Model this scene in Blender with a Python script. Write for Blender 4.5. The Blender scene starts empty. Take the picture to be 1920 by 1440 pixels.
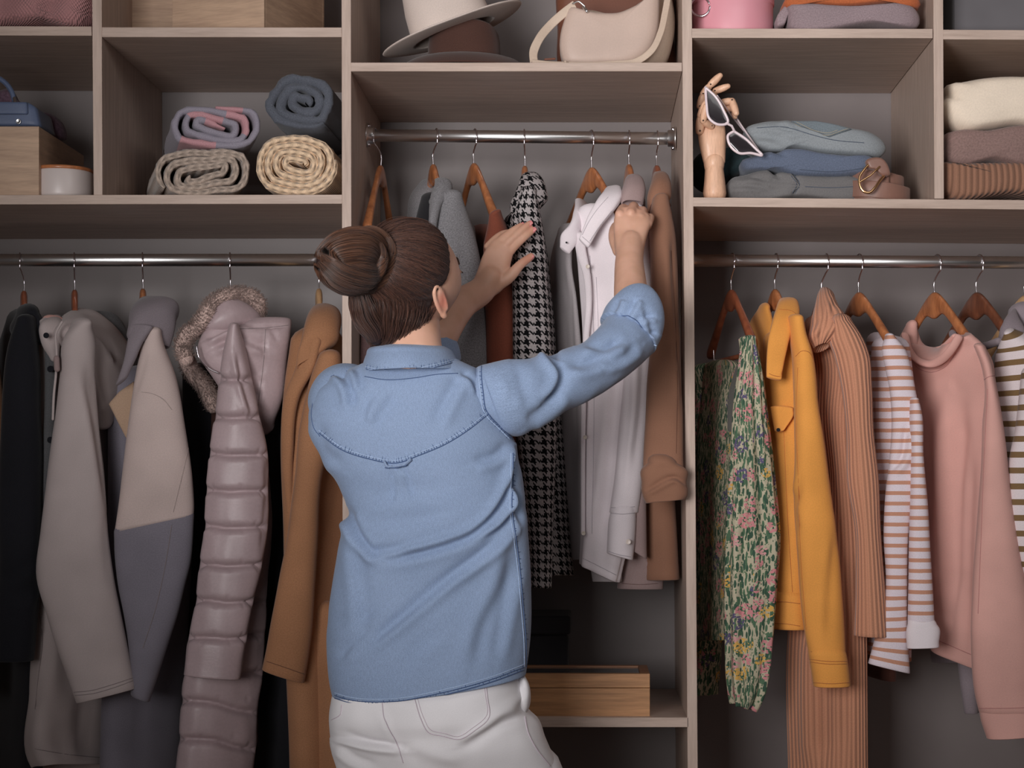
import bpy, bmesh, math, random
import numpy as np
from mathutils import Vector, Matrix

C = bpy.context.scene.collection
SC = bpy.context.scene
# ---------------------------------------------------------------- camera, light, exposure
F, CX, CY, CZ = 3530.0, 1104.0, 908.0, 1.15      # focal length in px, principal point, eye height
cam_d = bpy.data.cameras.new('camera'); cam = bpy.data.objects.new('camera', cam_d); C.objects.link(cam)
cam.location = (0, 0, CZ); cam.rotation_euler = (math.pi/2, 0, 0)
cam_d.sensor_width = 36; cam_d.lens = F/1920*36
cam_d.shift_x = (960-CX)/1920; cam_d.shift_y = (CY-720)/1920
cam_d.clip_start = .05; cam_d.clip_end = 50
SC.camera = cam
SC.view_settings.view_transform = 'Standard'; SC.view_settings.look = 'None'
SC.view_settings.gamma = 1; SC.view_settings.use_curve_mapping = False
SC.view_settings.exposure = -.80
w = bpy.data.worlds.new('room_light'); SC.world = w; w.use_nodes = True
w.node_tree.nodes['Background'].inputs[0].default_value = (.92, .92, 1.0, 1)
w.node_tree.nodes['Background'].inputs[1].default_value = .03
def area(name, loc, target, sx, sy, power, col, spread=180):
    d = bpy.data.lights.new(name, 'AREA'); d.shape = 'RECTANGLE'; d.size = sx; d.size_y = sy
    d.energy = power; d.color = col; d.spread = math.radians(spread)
    o = bpy.data.objects.new(name, d); C.objects.link(o); o.location = loc
    o.rotation_euler = (Vector(target)-Vector(loc)).to_track_quat('-Z', 'Y').to_euler()
    return o
area('window_light', (-1.05, .3, 1.5), (.3, 4.0, 1.95), 1.2, 1.3, 25, (1, .97, .965), 60)
area('ceiling_light', (.7, 2.3, 2.62), (.3, 3.9, 1.2), 1.2, .7, 14, (1, .97, .96))

# ---------------------------------------------------------------- helpers
def at(px, py, Y): return np.array([(px-CX)*Y/F, Y, CZ-(py-CY)*Y/F])
def topx(P):
    Y = np.maximum(P[..., 1], .5)
    return CX+P[..., 0]*F/Y, CY-(P[..., 2]-CZ)*F/Y
def wave(P, k, seed=0):
    r = np.random.RandomState(seed); out = 0
    for i in range(7):
        d = r.normal(size=3); d /= np.linalg.norm(d)
        out = out+np.sin((P*np.array(k)) @ d*(1+.9*r.rand())+r.rand()*6.28)
    return out/4
def cat(P, m):
    P = np.asarray(P, float); k = len(P)
    if k == 2:
        t = np.linspace(0, 1, m)[:, None]; return P[0]*(1-t)+P[1]*t
    seg = np.linalg.norm(np.diff(P[:, :3]+(P[:, 3:6] if P.shape[1] >= 6 else 0), axis=0), axis=1)+1e-5
    s = np.r_[0, np.cumsum(seg)]; t = np.linspace(0, s[-1], m)
    # tangents (monotone-ish finite difference), cubic hermite
    d = np.diff(P, axis=0)/seg[:, None]
    T = np.zeros_like(P); T[0] = d[0]; T[-1] = d[-1]
    w0 = seg[:-1, None]; w1 = seg[1:, None]; T[1:-1] = (d[:-1]*w1+d[1:]*w0)/(w0+w1)
    i = np.clip(np.searchsorted(s, t, 'right')-1, 0, k-2); h = seg[i][:, None]; x = ((t-s[i])/seg[i])[:, None]
    return (2*x**3-3*x**2+1)*P[i]+(x**3-2*x**2+x)*h*T[i]+(-2*x**3+3*x**2)*P[i+1]+(x**3-x**2)*h*T[i+1]
def unit(a): return a/(np.linalg.norm(a, axis=-1, keepdims=True)+1e-9)
def link(name, V, Fc, mat, parent=None, uv=None, smooth=True):
    me = bpy.data.meshes.new(name); V = np.asarray(V, float)
    me.from_pydata(V.tolist(), [], [tuple(f) for f in Fc]); me.update()
    if uv is not None:
        l = me.uv_layers.new(name='UVMap'); l.data.foreach_set('uv', np.asarray(uv, 'f').ravel())
    if smooth: me.polygons.foreach_set('use_smooth', [True]*len(me.polygons))
    if mat: me.materials.append(mat)
    o = bpy.data.objects.new(name, me); C.objects.link(o)
    if parent is not None:
        o.parent = parent; o.matrix_parent_inverse = parent_inv(parent)
    return o
def parent_inv(p):
    m = p.matrix_basis.copy(); q = p.parent
    if q is not None: m = q.matrix_basis @ p.matrix_parent_inverse @ m if False else full(p)
    return m.inverted()
def full(o):
    if o.parent is None: return o.matrix_basis.copy()
    return full(o.parent) @ o.matrix_parent_inverse @ o.matrix_basis
def tag(o, label=None, cat_=None, group=None, kind=None):
    if label: o['label'] = label
    if cat_: o['category'] = cat_
    if group: o['group'] = group
    if kind: o['kind'] = kind
    return o
def thing(name, loc, label, cat_, group=None):
    o = bpy.data.objects.new(name, None); C.objects.link(o); o.empty_display_size = .05
    o.location = Vector(loc); return tag(o, label, cat_, group)
def grid_faces(M, n, base=0):
    r = np.arange(M-1)[:, None]*n; c = np.arange(n)[None]; c2 = (c+1) % n
    return (np.stack([r+c, r+c2, r+n+c2, r+n+c], -1).reshape(-1, 4)+base)
def close_geo(rows, us, vs, capc=(True, True)):
    """rows (M,n,3) closed rings -> verts, faces, loop uv ; fans on both ends"""
    M, n = rows.shape[:2]; V = rows.reshape(-1, 3); Fq = grid_faces(M, n)
    U = us; Vv = vs
    uu = np.concatenate([U, U[:, :1]+(U[:, -1:]-U[:, -2:-1])+(U[:, -1:]-U[:, :1])], 1); vv = np.concatenate([Vv, Vv[:, :1]], 1)
    a = np.stack([uu[:-1, :-1], vv[:-1, :-1]], -1); b = np.stack([uu[:-1, 1:], vv[:-1, 1:]], -1)
    c = np.stack([uu[1:, 1:], vv[1:, 1:]], -1); d = np.stack([uu[1:, :-1], vv[1:, :-1]], -1)
    uvl = np.stack([a, b, c, d], 2).reshape(-1, 2).tolist()
    # orientation
    q = V[Fq]; vol = np.einsum('ij,ij->i', q[:, 0], np.cross(q[:, 1], q[:, 2])).sum()+np.einsum('ij,ij->i', q[:, 0], np.cross(q[:, 2], q[:, 3])).sum()
    fl = []
    Vl = [V]; k = len(V)
    faces = Fq.tolist()
    c0 = rows[0].mean(0); c1 = rows[-1].mean(0)
    Vl += [c0[None], c1[None]]
    for j in range(n):
        faces.append([k, (j+1) % n, j]); uvl += [(uu[0, j], vv[0, j])]*3
    o = (M-1)*n
    for j in range(n):
        faces.append([k+1, o+j, o+(j+1) % n]); uvl += [(uu[-1, j], vv[-1, j])]*3
    V = np.concatenate(Vl); 
    tri = np.array([[f[0], f[1], f[2]] for f in faces]+[[f[0], f[2], f[3]] for f in faces if len(f) == 4])
    ctr = V.mean(0); q = V[tri]-ctr; vol = np.einsum('ij,ij->i', q[:, 0], np.cross(q[:, 1], q[:, 2])).sum()
    if vol < 0:
        nf = []; nu = []; p = 0
        for f in faces:
            L = len(f); nf.append(f[::-1]); nu += uvl[p:p+L][::-1]; p += L
        faces, uvl = nf, nu
    return V, faces, uvl
def crease_disp(P, N, creases, rows_front=True):
    x, y = topx(P); D = np.zeros(x.shape)
    front = np.clip((-N[..., 1]+.25)/.4, 0, 1)
    for cr in creases:
        pts, amp, wd = cr[:3]; mode = cr[3] if len(cr) > 3 else 'v'
        pts = np.asarray(cat(np.c_[np.array(pts, float), np.zeros(len(pts))], max(12, 6*len(pts))))[:, :2]
        best = np.full(x.shape, 1e9); sg = np.zeros(x.shape); tt = np.zeros(x.shape); K = len(pts)-1
        for i in range(K):
            a = pts[i]; b = pts[i+1]; ab = b-a; L2 = ab @ ab+1e-9
            t = np.clip(((x-a[0])*ab[0]+(y-a[1])*ab[1])/L2, 0, 1)
            dx = x-a[0]-t*ab[0]; dy = y-a[1]-t*ab[1]; d = np.hypot(dx, dy)
            m = d < best; best = np.where(m, d, best); sg = np.where(m, np.sign(ab[0]*dy-ab[1]*dx), sg); tt = np.where(m, (i+t)/K, tt)
        env = np.clip(np.minimum(tt, 1-tt)*5+.15, 0, 1)
        s = best*sg/wd
        if mode == 'v': g = -np.exp(-s*s)
        elif mode == 'r': g = np.exp(-s*s)
        elif mode == 'f': g = s*np.exp(.5-.5*s*s)                                  # ridge on the + side, valley on the - side
        elif mode == 's': g = np.where(s > 0, np.exp(-s*s/2.5), -np.exp(-s*s*6)*.5)   # sharp overlap
        D += amp*env*g*front
    return D
def loft_geo(secs, n=40, m=60, e=2.3, top='round', bot='open', fold=None, crease=(), wr=0.0, wk=(18, 18, 7), seed=1, cap=.7, dip=None, ns=.3):
    S = []
    for s in secs:
        L = at(*s[0:3]); R = at(*s[3:6]); tf = s[6]; tb = s[7] if len(s) > 7 else s[6]
        S.append([*L, *R, tf, tb])
    S = cat(S, m); Lw = S[:, :3]; Rw = S[:, 3:6]; tf = S[:, 6:7]; tb = S[:, 7:8]
    Cc = (Lw+Rw)/2; A = (Rw-Lw)/2
    T = unit(np.gradient(Cc, axis=0)); Nn = -unit(np.cross(A, unit(T*(1-ns)+ns*unit(T.mean(0)))))
    if Nn[:, 1].mean() > 0: Nn = -Nn
    ph = np.linspace(0, 2*np.pi, n, endpoint=False)+np.pi/2
    c, s_ = np.cos(ph), np.sin(ph)
    cx = np.sign(c)*np.abs(c)**(2/e); sx = np.sign(s_)*np.abs(s_)**(2/e)
    th = np.where(s_[None] > 0, tf, tb)
    P = Cc[:, None]+A[:, None]*cx[None, :, None]+Nn[:, None]*(th*sx[None])[..., None]
    # normals
    dr = np.gradient(P, axis=0); dc = np.roll(P, -1, 1)-np.roll(P, 1, 1)
    N = unit(np.cross(dr, dc)); 
    if (N*(P-Cc[:, None])).sum() < 0: N = -N
    per = np.linalg.norm(np.roll(P, -1, 1)-P, axis=2); per = per.mean(0)[None].repeat(m, 0)
    u = np.concatenate([np.zeros((m, 1)), np.cumsum(per, 1)[:, :-1]], 1)
    half = per.sum(1, keepdims=True)
    u = np.where(u > half*.75, u-0, u)
    v = np.r_[0, np.cumsum(np.linalg.norm(np.diff(Cc, axis=0), axis=1))][:, None].repeat(n, 1)
    D = np.zeros((m, n))
    vn = np.linspace(0, 1, m)[:, None]; un = np.linspace(0, 1, n, endpoint=False)[None]
    if fold is not None: D = D+fold(un+0*vn, vn+0*un)
    if wr: D = D+wr*wave(P, wk, seed)*np.clip(vn*6+.15, 0, 1)
    if wr: D = D+.4*wr*wave(P, (85, 85, 34), seed+50)*np.clip(vn*6+.15, 0, 1)
    P = P+N*D[..., None]
    if crease: P = P+N*crease_disp(P, N, crease)[..., None]
    if dip:
        cx_, hw, dy, vf_ = dip; x, _ = topx(P)
        P[..., 2] -= dy*P[..., 1]/F*np.exp(-np.abs((x-cx_)/hw)**4)*np.clip(1-(vn+0*un)/vf_, 0, 1)
    rows = [P]; us = [u]; vs = [v]
    amin = min(np.linalg.norm(A[0]), tf[0, 0]+.01)
    if top == 'round':
        k = 4; pre = []
        for j in range(k):
            th_ = (j+.5)/k*np.pi/2
            pre.append(Cc[0]+(P[0]-Cc[0])*math.sin(th_)-T[0]*amin*cap*math.cos(th_))
        rows = [np.array(pre)]+rows; us = [u[:1].repeat(k, 0)]+us; vs = [v[:1].repeat(k, 0)-.005]+vs
    amin = min(np.linalg.norm(A[-1]), tf[-1, 0]+.01); Ce = P[-1].mean(0)
    if bot == 'round':
        k = 4; post = []
        for j in range(k):
            th_ = (j+.5)/k*np.pi/2
            post.append(Ce+(P[-1]-Ce)*math.cos(th_)+T[-1]*amin*cap*math.sin(th_))
        rows += [np.array(post)]; us += [u[-1:].repeat(k, 0)]; vs += [v[-1:].repeat(k, 0)+.003]
    elif bot == 'open':
        Wd = np.linalg.norm(P[-1]-Ce, axis=1, keepdims=True); s1 = 1-np.minimum(.0035/Wd, .4)
        dep = min(.05, .3*v[-1, 0])
        post = [Ce+(P[-1]-Ce)*(s1*.5+.5)+T[-1]*.0012, Ce+(P[-1]-Ce)*s1, Ce+(P[-1]-Ce)*s1*.9-T[-1]*dep*.5, Ce+(P[-1]-Ce)*s1*.5-T[-1]*dep]
        rows += [np.array(post)]; us += [u[-1:].repeat(4, 0)]; vs += [v[-1:]+np.array([[.002], [.004], [.03], [.05]])]
    return close_geo(np.concatenate(rows), np.concatenate(us), np.concatenate(vs))
def loft(name, secs, mat, parent=None, **k):
    V, Fc, uv = loft_geo(secs, **k); return link(name, V, Fc, mat, parent, uv)
def R(rows, YL, YR, t, tb=None):
    """rows: (y,xl,xr) or (yl,xl,yr,xr)[+Yl,Yr]; YL/YR depth of the left/right edge"""
    out = []
    for i, r in enumerate(rows):
        if len(r) == 3: yl = yr = r[0]; xl, xr = r[1], r[2]
        else: yl, xl, yr, xr = r[:4]
        f = i/(len(rows)-1)
        yL = YL if not isinstance(YL, tuple) else YL[0]*(1-f)+YL[1]*f
        yR = YR if not isinstance(YR, tuple) else YR[0]*(1-f)+YR[1]*f
        tt = t if not isinstance(t, tuple) else t[0]*(1-f)+t[1]*f
        t2 = tt if tb is None else tb
        out.append((xl, yl, yL, xr, yr, yR, tt, t2))
    return out
def tube_geo(P, r, n=12, cap=True, flat=1.0, flatdir=None, m=None):
    P = np.asarray(P, float); r = np.atleast_1d(np.asarray(r, float)); r = np.interp(np.linspace(0, 1, len(P)), np.linspace(0, 1, len(r)), r) if len(r) > 1 else np.full(len(P), r[0])
    if m: Q = cat(np.c_[P, r], m); P = Q[:, :3]; r = Q[:, 3]
    T = unit(np.gradient(P, axis=0)); a = np.array([0, 0, 1.]) if abs(T[0, 2]) < .9 else np.array([1., 0, 0])
    if flatdir is not None: a = np.asarray(flatdir, float)
    N = []; cur = unit(a-T[0]*(a @ T[0]))
    for t in T:
        if flatdir is not None: cur = a
        cur = unit(cur-t*(cur @ t)); N.append(cur)
    N = np.array(N); B = np.cross(T, N)
    ph = np.linspace(0, 2*np.pi, n, endpoint=False)
    ring = lambda i, s, off: P[i]+T[i]*off+(N[i]*np.cos(ph)[:, None]*flat+B[i]*np.sin(ph)[:, None])*r[i]*s
    rows = []
    if cap: rows += [ring(0, math.sin(a_), -r[0]*min(flat, 1)*math.cos(a_)) for a_ in (.35, .8, 1.2)]
    rows += [ring(i, 1, 0) for i in range(len(P))]
    if cap: rows += [ring(-1, math.sin(a_), r[-1]*min(flat, 1)*math.cos(a_)) for a_ in (1.2, .8, .35)]
    rows = np.array(rows); M = len(rows)
    L = np.r_[0, np.cumsum(np.linalg.norm(np.diff(rows.mean(1), axis=0), axis=1))][:, None].repeat(n, 1)
    u = (ph*r.mean())[None].repeat(M, 0)
    return close_geo(rows, u, L)
def tube(name, P, r, mat, parent=None, **k):
    V, Fc, uv = tube_geo(P, r, **k); return link(name, V, Fc, mat, parent, uv)
def ppath(pts): return [at(*p) for p in pts]
def join(parts):
    Vs = []; Fs = []; Us = []; k = 0
    for V, Fc, uv in parts:
        Vs.append(V); Fs += [[i+k for i in f] for f in Fc]; Us += list(map(tuple, uv)); k += len(V)
    return np.concatenate(Vs), Fs, Us
def slab_geo(outline, Y0, Y1, rnd=.02, N=72, K=9, shift=(0, 0), wr=0, wk=(25, 25, 40), seed=1, crease=(), polygon=False, inset=.25, taper=1.0):
    """front outline in px at depth Y0 (the front rim), rounded front and back edge, extruded to Y1"""
    O = np.array([at(x, y, (Y0+Y1)/2 if False else Y0) for x, y in outline]); O = np.r_[O, O[:1]]
    s = np.r_[0, np.cumsum(np.linalg.norm(np.diff(O, axis=0), axis=1))]; t = np.linspace(0, s[-1], N, endpoint=False)
    if polygon: B = np.stack([np.interp(t, s, O[:, i]) for i in range(3)], 1)
    else:
        Q = np.r_[O[-3:-1], O, O[1:3]]; B = cat(Q, 40*len(Q)); sB = np.r_[0, np.cumsum(np.linalg.norm(np.diff(B, axis=0), axis=1))]
        i0 = np.argmin(np.linalg.norm(B[:len(B)//2]-O[0], axis=1)); i1 = len(B)//2+np.argmin(np.linalg.norm(B[len(B)//2:]-O[0], axis=1))
        B = B[i0:i1+1]; sB = sB[i0:i1+1]; t = np.linspace(sB[0], sB[-1], N, endpoint=False); B = np.stack([np.interp(t, sB, B[:, i]) for i in range(3)], 1)
    c = B.mean(0); rows = []
    for j in range(K):                                  # front centre -> rim
        f = (j+.6)/K; q = np.clip((f-(1-inset))/inset, 0, 1)
        y = -rnd*(math.sqrt(max(0, 1-q*q)))-rnd*.25*(1-f*f)
        P = c+(B-c)*f; P[:, 1] = Y0+rnd+y; rows.append(P)
    P = B.copy(); P[:, 1] = Y0+rnd; rows.append(P)
    nb = 6
    sh = np.array([shift[0], 0, shift[1]])
    for j in range(1, nb+1):
        f = j/nb; P = c+(B-c)*(1+(taper-1)*f); P[:, 1] = Y0+rnd+(Y1-Y0-2*rnd)*f; rows.append(P+sh*f)
    for j in range(1, 5):
        f = j/4; P = c+(B-c)*taper*(1-inset*f); P[:, 1] = Y1-rnd+rnd*math.sin(f*np.pi/2); rows.append(P+sh)
    G = np.array(rows); M = len(G)
    dr = np.gradient(G, axis=0); dc = np.roll(G, -1, 1)-np.roll(G, 1, 1); Nn = unit(np.cross(dr, dc))
    if (Nn*(G-G.mean((0, 1)))).sum() < 0: Nn = -Nn
    if wr: G = G+Nn*(wr*wave(G, wk, seed))[..., None]
    if crease: G = G+Nn*crease_disp(G, Nn, crease)[..., None]
    u = G[..., 0]-c[0]+0; v = -(G[..., 2]-c[2])+(G[..., 1]-Y0)
    V, Fc, uv = close_geo(G, u, v)
    uv = []                                             # planar uv: front x, height plus depth
    for f in Fc:
        for i in f: uv.append((V[i][0]+.3*(V[i][1]-Y0), V[i][2]+.7*(V[i][1]-Y0)))
    return V, Fc, uv
def slab(name, outline, Y0, Y1, mat, parent=None, **k):
    V, Fc, uv = slab_geo(outline, Y0, Y1, **k); return link(name, V, Fc, mat, parent, uv)
def boxmesh(name, x0, x1, y0, y1, z0, z1, mat, parent=None, bev=.001, rot=0, pivot=None):
    bm = bmesh.new(); bmesh.ops.create_cube(bm, size=1)
    for v_ in bm.verts: v_.co = Vector(((x0+x1)/2+v_.co.x*(x1-x0), (y0+y1)/2+v_.co.y*(y1-y0), (z0+z1)/2+v_.co.z*(z1-z0)))
    if bev: bmesh.ops.bevel(bm, geom=bm.edges[:], offset=bev, segments=2, affect='EDGES', profile=.5)
    if rot:
        p = Vector(pivot or ((x0+x1)/2, (y0+y1)/2, 0)); bmesh.ops.rotate(bm, verts=bm.verts, cent=p, matrix=Matrix.Rotation(rot, 3, 'Z'))
    me = bpy.data.meshes.new(name); bm.to_mesh(me); bm.free(); me.materials.append(mat)
    o = bpy.data.objects.new(name, me); C.objects.link(o)
    if parent is not None: o.parent = parent; o.matrix_parent_inverse = full(parent).inverted()
    return o
def board(name, tl, tr, br, bl, mat, parent, Y0=3.9, Y1=4.45):
    """flat board: front face corners measured at depth Y0, straight back to Y1"""
    fr = [at(*p, Y0) for p in (tl, tr, br, bl)]; bk = [p+np.array([0, Y1-Y0, 0]) for p in fr]
    bm = bmesh.new(); vs = [bm.verts.new(p) for p in fr+bk]
    for f in ((3, 2, 1, 0), (4, 5, 6, 7), (0, 1, 5, 4), (1, 2, 6, 5), (2, 3, 7, 6), (3, 0, 4, 7)): bm.faces.new([vs[i] for i in f])
    bmesh.ops.recalc_face_normals(bm, faces=bm.faces[:])
    bmesh.ops.bevel(bm, geom=bm.edges[:], offset=.0006, segments=1, affect='EDGES')
    me = bpy.data.meshes.new(name); bm.to_mesh(me); bm.free(); me.materials.append(mat)
    o = bpy.data.objects.new(name, me); C.objects.link(o)
    if parent is not None: o.parent = parent; o.matrix_parent_inverse = full(parent).inverted()
    return o
def lathe_geo(prof, n=64, M=None, deform=None):
    prof = np.array(prof, float); ph = np.linspace(0, 2*np.pi, n, endpoint=False)
    G = np.stack([prof[:, :1]*np.cos(ph), prof[:, :1]*np.sin(ph), prof[:, 1:2]+0*ph[None]], -1)
    if deform is not None: G = deform(G)
    L = np.r_[0, np.cumsum(np.hypot(*np.diff(prof, axis=0).T))][:, None].repeat(n, 1)
    if M is not None:
        A = np.array(M); G = G @ A[:3, :3].T+A[:3, 3]
    return close_geo(G, (ph*.1)[None].repeat(len(prof), 0), L)
def lathe(name, prof, mat, parent=None, **k):
    V, Fc, uv = lathe_geo(prof, **k); return link(name, V, Fc, mat, parent, uv)
def strands_geo(paths, r):
    """paths (S,K,3) -> thin three-sided hairs"""
    P = np.asarray(paths); S, K = P.shape[:2]; T = unit(np.gradient(P, axis=1))
    a = np.array([.3, .2, 1.]); N = unit(np.cross(T, a)); B = np.cross(T, N)
    tp = np.clip(np.minimum(np.linspace(.3, 4, K), np.linspace(3, .3, K)), 0, 1)[None, :, None]
    rr = (r if np.isscalar(r) else np.asarray(r)[:, None, None])*tp
    ring = np.stack([P+(N*math.cos(q)+B*math.sin(q))*rr for q in (0, 2.09, 4.19)], 2)      # S,K,3,3
    V = ring.reshape(-1, 3); s = np.arange(S)[:, None, None]*K*3; k = np.arange(K-1)[None, :, None]*3; j = np.arange(3)[None, None]
    j2 = (j+1) % 3
    Fq = np.stack([s+k+j, s+k+j2, s+k+3+j2, s+k+3+j], -1).reshape(-1, 4)
    t = (np.linspace(0, 1, K)[None, :, None]+np.zeros((S, K, 3))).ravel(); uu = (np.random.RandomState(3).rand(S)[:, None, None]+np.zeros((S, K, 3))).ravel()
    uv = np.stack([uu[Fq], t[Fq]], -1).reshape(-1, 2)
    return V, Fq.tolist(), uv
# ---------------------------------------------------------------- materials
def lin(c, k=1.35):
    o = []
    for x in c:
        x = x/255; x = x/12.92 if x <= .04045 else ((x+.055)/1.055)**2.4; o.append(x*k)
    l = .3*o[0]+.55*o[1]+.15*o[2]; o = [min(.88, .86*x+.14*l) for x in o]
    return (*o, 1)
class NT:
    def __init__(s, name):
        s.m = bpy.data.materials.new(name); s.m.use_nodes = True; s.t = s.m.node_tree; s.n = s.t.nodes; s.b = s.n['Principled BSDF']
    def add(s, typ, **k):
        n = s.n.new(typ)
        for a, v_ in k.items(): setattr(n, a, v_)
        return n
    def ln(s, a, b): s.t.links.new(a, b)
    def math(s, op, a, b=None, c=None):
        n = s.add('ShaderNodeMath', operation=op)
        for i, x in enumerate((a, b, c)):
            if x is None: continue
            if isinstance(x, (int, float)): n.inputs[i].default_value = x
            else: s.ln(x, n.inputs[i])
        return n.outputs[0]
    def coord(s, kind='UV', scale=(1, 1, 1), rot=(0, 0, 0)):
        tc = s.add('ShaderNodeTexCoord'); mp = s.add('ShaderNodeMapping'); mp.inputs['Scale'].default_value = scale; mp.inputs['Rotation'].default_value = rot
        s.ln(tc.outputs[kind], mp.inputs[0]); return mp.outputs[0]
    def noise(s, vec, sc, det=3, ro=.5):
        n = s.add('ShaderNodeTexNoise'); n.inputs['Scale'].default_value = sc; n.inputs['Detail'].default_value = det; n.inputs['Roughness'].default_value = ro
        s.ln(vec, n.inputs['Vector']); return n.outputs[0]
    def ramp(s, f, a, b, x0=0., x1=1.):
        n = s.add('ShaderNodeMapRange'); n.inputs[1].default_value = x0; n.inputs[2].default_value = x1; n.inputs[3].default_value = a; n.inputs[4].default_value = b
        s.ln(f, n.inputs[0]); return n.outputs[0]
    def mix(s, f, a, b):
        n = s.add('ShaderNodeMix', data_type='RGBA')
        for i, x in ((0, f), (6, a), (7, b)):
            if isinstance(x, (int, float, tuple)): n.inputs[i].default_value = x
            else: s.ln(x, n.inputs[i])
        return n.outputs[2]
    def mul(s, col, f):
        n = s.add('ShaderNodeMix', data_type='RGBA', blend_type='MULTIPLY'); n.inputs[0].default_value = 1
        if isinstance(col, tuple): n.inputs[6].default_value = col
        else: s.ln(col, n.inputs[6])
        s.ln(f, n.inputs[7]); return n.outputs[2]
    def bump(s, h, st, dist=.001):
        n = s.add('ShaderNodeBump'); n.inputs['Strength'].default_value = st; n.inputs['Distance'].default_value = dist
        s.ln(h, n.inputs['Height']); s.ln(n.outputs[0], s.b.inputs['Normal'])
    def fin(s, col=None, rough=.8, metal=0, sheen=0, coat=0, spec=.5):
        if col is not None:
            if isinstance(col, tuple): s.b.inputs['Base Color'].default_value = col
            else: s.ln(col, s.b.inputs['Base Color'])
        s.b.inputs['Roughness'].default_value = rough; s.b.inputs['Metallic'].default_value = metal
        s.b.inputs['Sheen Weight'].default_value = sheen; s.b.inputs['Sheen Roughness'].default_value = .5; s.b.inputs['Coat Weight'].default_value = coat
        s.b.inputs['Specular IOR Level'].default_value = spec
        return s.m
def fabric(name, rgb, mel=.12, sc=500, bump=.25, rough=.9, sheen=.15, big=.08, k=1.35, spec=.2, dist=.001, stretch=(1, 1, 1)):
    t = NT(name); uv = t.coord('UV', stretch); ob = t.coord('Object')
    f = t.noise(uv, sc, 2, .7); g = t.noise(ob, 9, 2)
    c = t.mul(lin(rgb, k), t.math('MULTIPLY', t.ramp(f, 1-mel*2, 1+mel*2, .25, .75), t.ramp(g, 1-big, 1+big, .3, .7)))
    t.bump(f, bump, dist); return t.fin(c, rough, sheen=sheen, spec=spec)
def board_mat(name, stretch):
    t = NT(name); v = t.coord('Object', stretch)
    f = t.noise(v, 6, 6, .65); g = t.noise(v, 30, 3, .6); h = t.noise(t.coord('Object'), 1.3, 2)
    c = t.mix(t.ramp(f, 0, 1, .3, .7), lin((158, 136, 122)), lin((182, 160, 146)))
    c = t.mul(c, t.math('MULTIPLY', t.ramp(g, .94, 1.06, .3, .7), t.ramp(h, .95, 1.04, .3, .7)))
    t.bump(g, .12, .0005); return t.fin(c, .5, spec=.35)
M_bh = board_mat('laminate_horizontal_grain', (1, 14, 14)); M_bv = board_mat('laminate_vertical_grain', (14, 14, 1))
def plain(name, rgb, rough=.5, metal=0, coat=0, k=1.35, n=.04, sc=8):
    t = NT(name); f = t.noise(t.coord('Object'), sc, 3); c = t.mul(lin(rgb, k), t.ramp(f, 1-n, 1+n, .3, .7)); return t.fin(c, rough, metal, coat=coat)
M_back = plain('grey_back_laminate', (116, 107, 106), .45)
M_floor = plain('light_floor', (180, 160, 145), .5, k=1.3)
M_wall = plain('painted_wall', (120, 112, 112), .8)
M_chrome = plain('polished_chrome', (240, 234, 238), .3, 1, k=1.1)
M_gold = plain('gold_metal', (225, 170, 115), .22, 1)
M_steel = plain('steel_wire', (200, 195, 200), .2, 1)
def wood(name, a, b, rough=.4, stretch=(3, 3, 30), coat=.2, sc=5, kind='Object', knots=False):
    t = NT(name); v = t.coord(kind, stretch); f = t.noise(v, sc, 5, .6); g = t.noise(v, sc*5, 2)
    c = t.mix(t.ramp(f, 0, 1, .35, .65), lin(a), lin(b)); c = t.mul(c, t.ramp(g, .93, 1.07, .3, .7))
    t.bump(g, .08, .0005); return t.fin(c, rough, coat=coat)
M_h1 = wood('hanger_orange_wood', (150, 84, 40), (186, 112, 56), .32, (12, 12, 3), .4)
M_h2 = wood('hanger_red_wood', (132, 66, 38), (160, 84, 46), .32, (12, 12, 3), .4)
M_h3 = wood('hanger_dark_wood', (92, 50, 32), (120, 66, 38), .32, (12, 12, 3), .4)
M_h4 = wood('hanger_pale_wood', (184, 140, 92), (204, 160, 108), .4, (12, 12, 3), .2)
M_box = wood('pale_box_wood', (158, 128, 104), (180, 148, 120), .6, (2, 3, 22), 0, 3)
M_bamboo = wood('bamboo', (154, 106, 60), (182, 128, 76), .5, (1.5, 6, 30), .1, 4)
M_bambd = wood('bamboo_dark_edge', (120, 74, 42), (146, 96, 56), .5, (1.5, 6, 30), .1, 4)
M_art = wood('artist_wood', (196, 150, 118), (214, 168, 134), .5, (20, 20, 3), .1)
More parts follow.
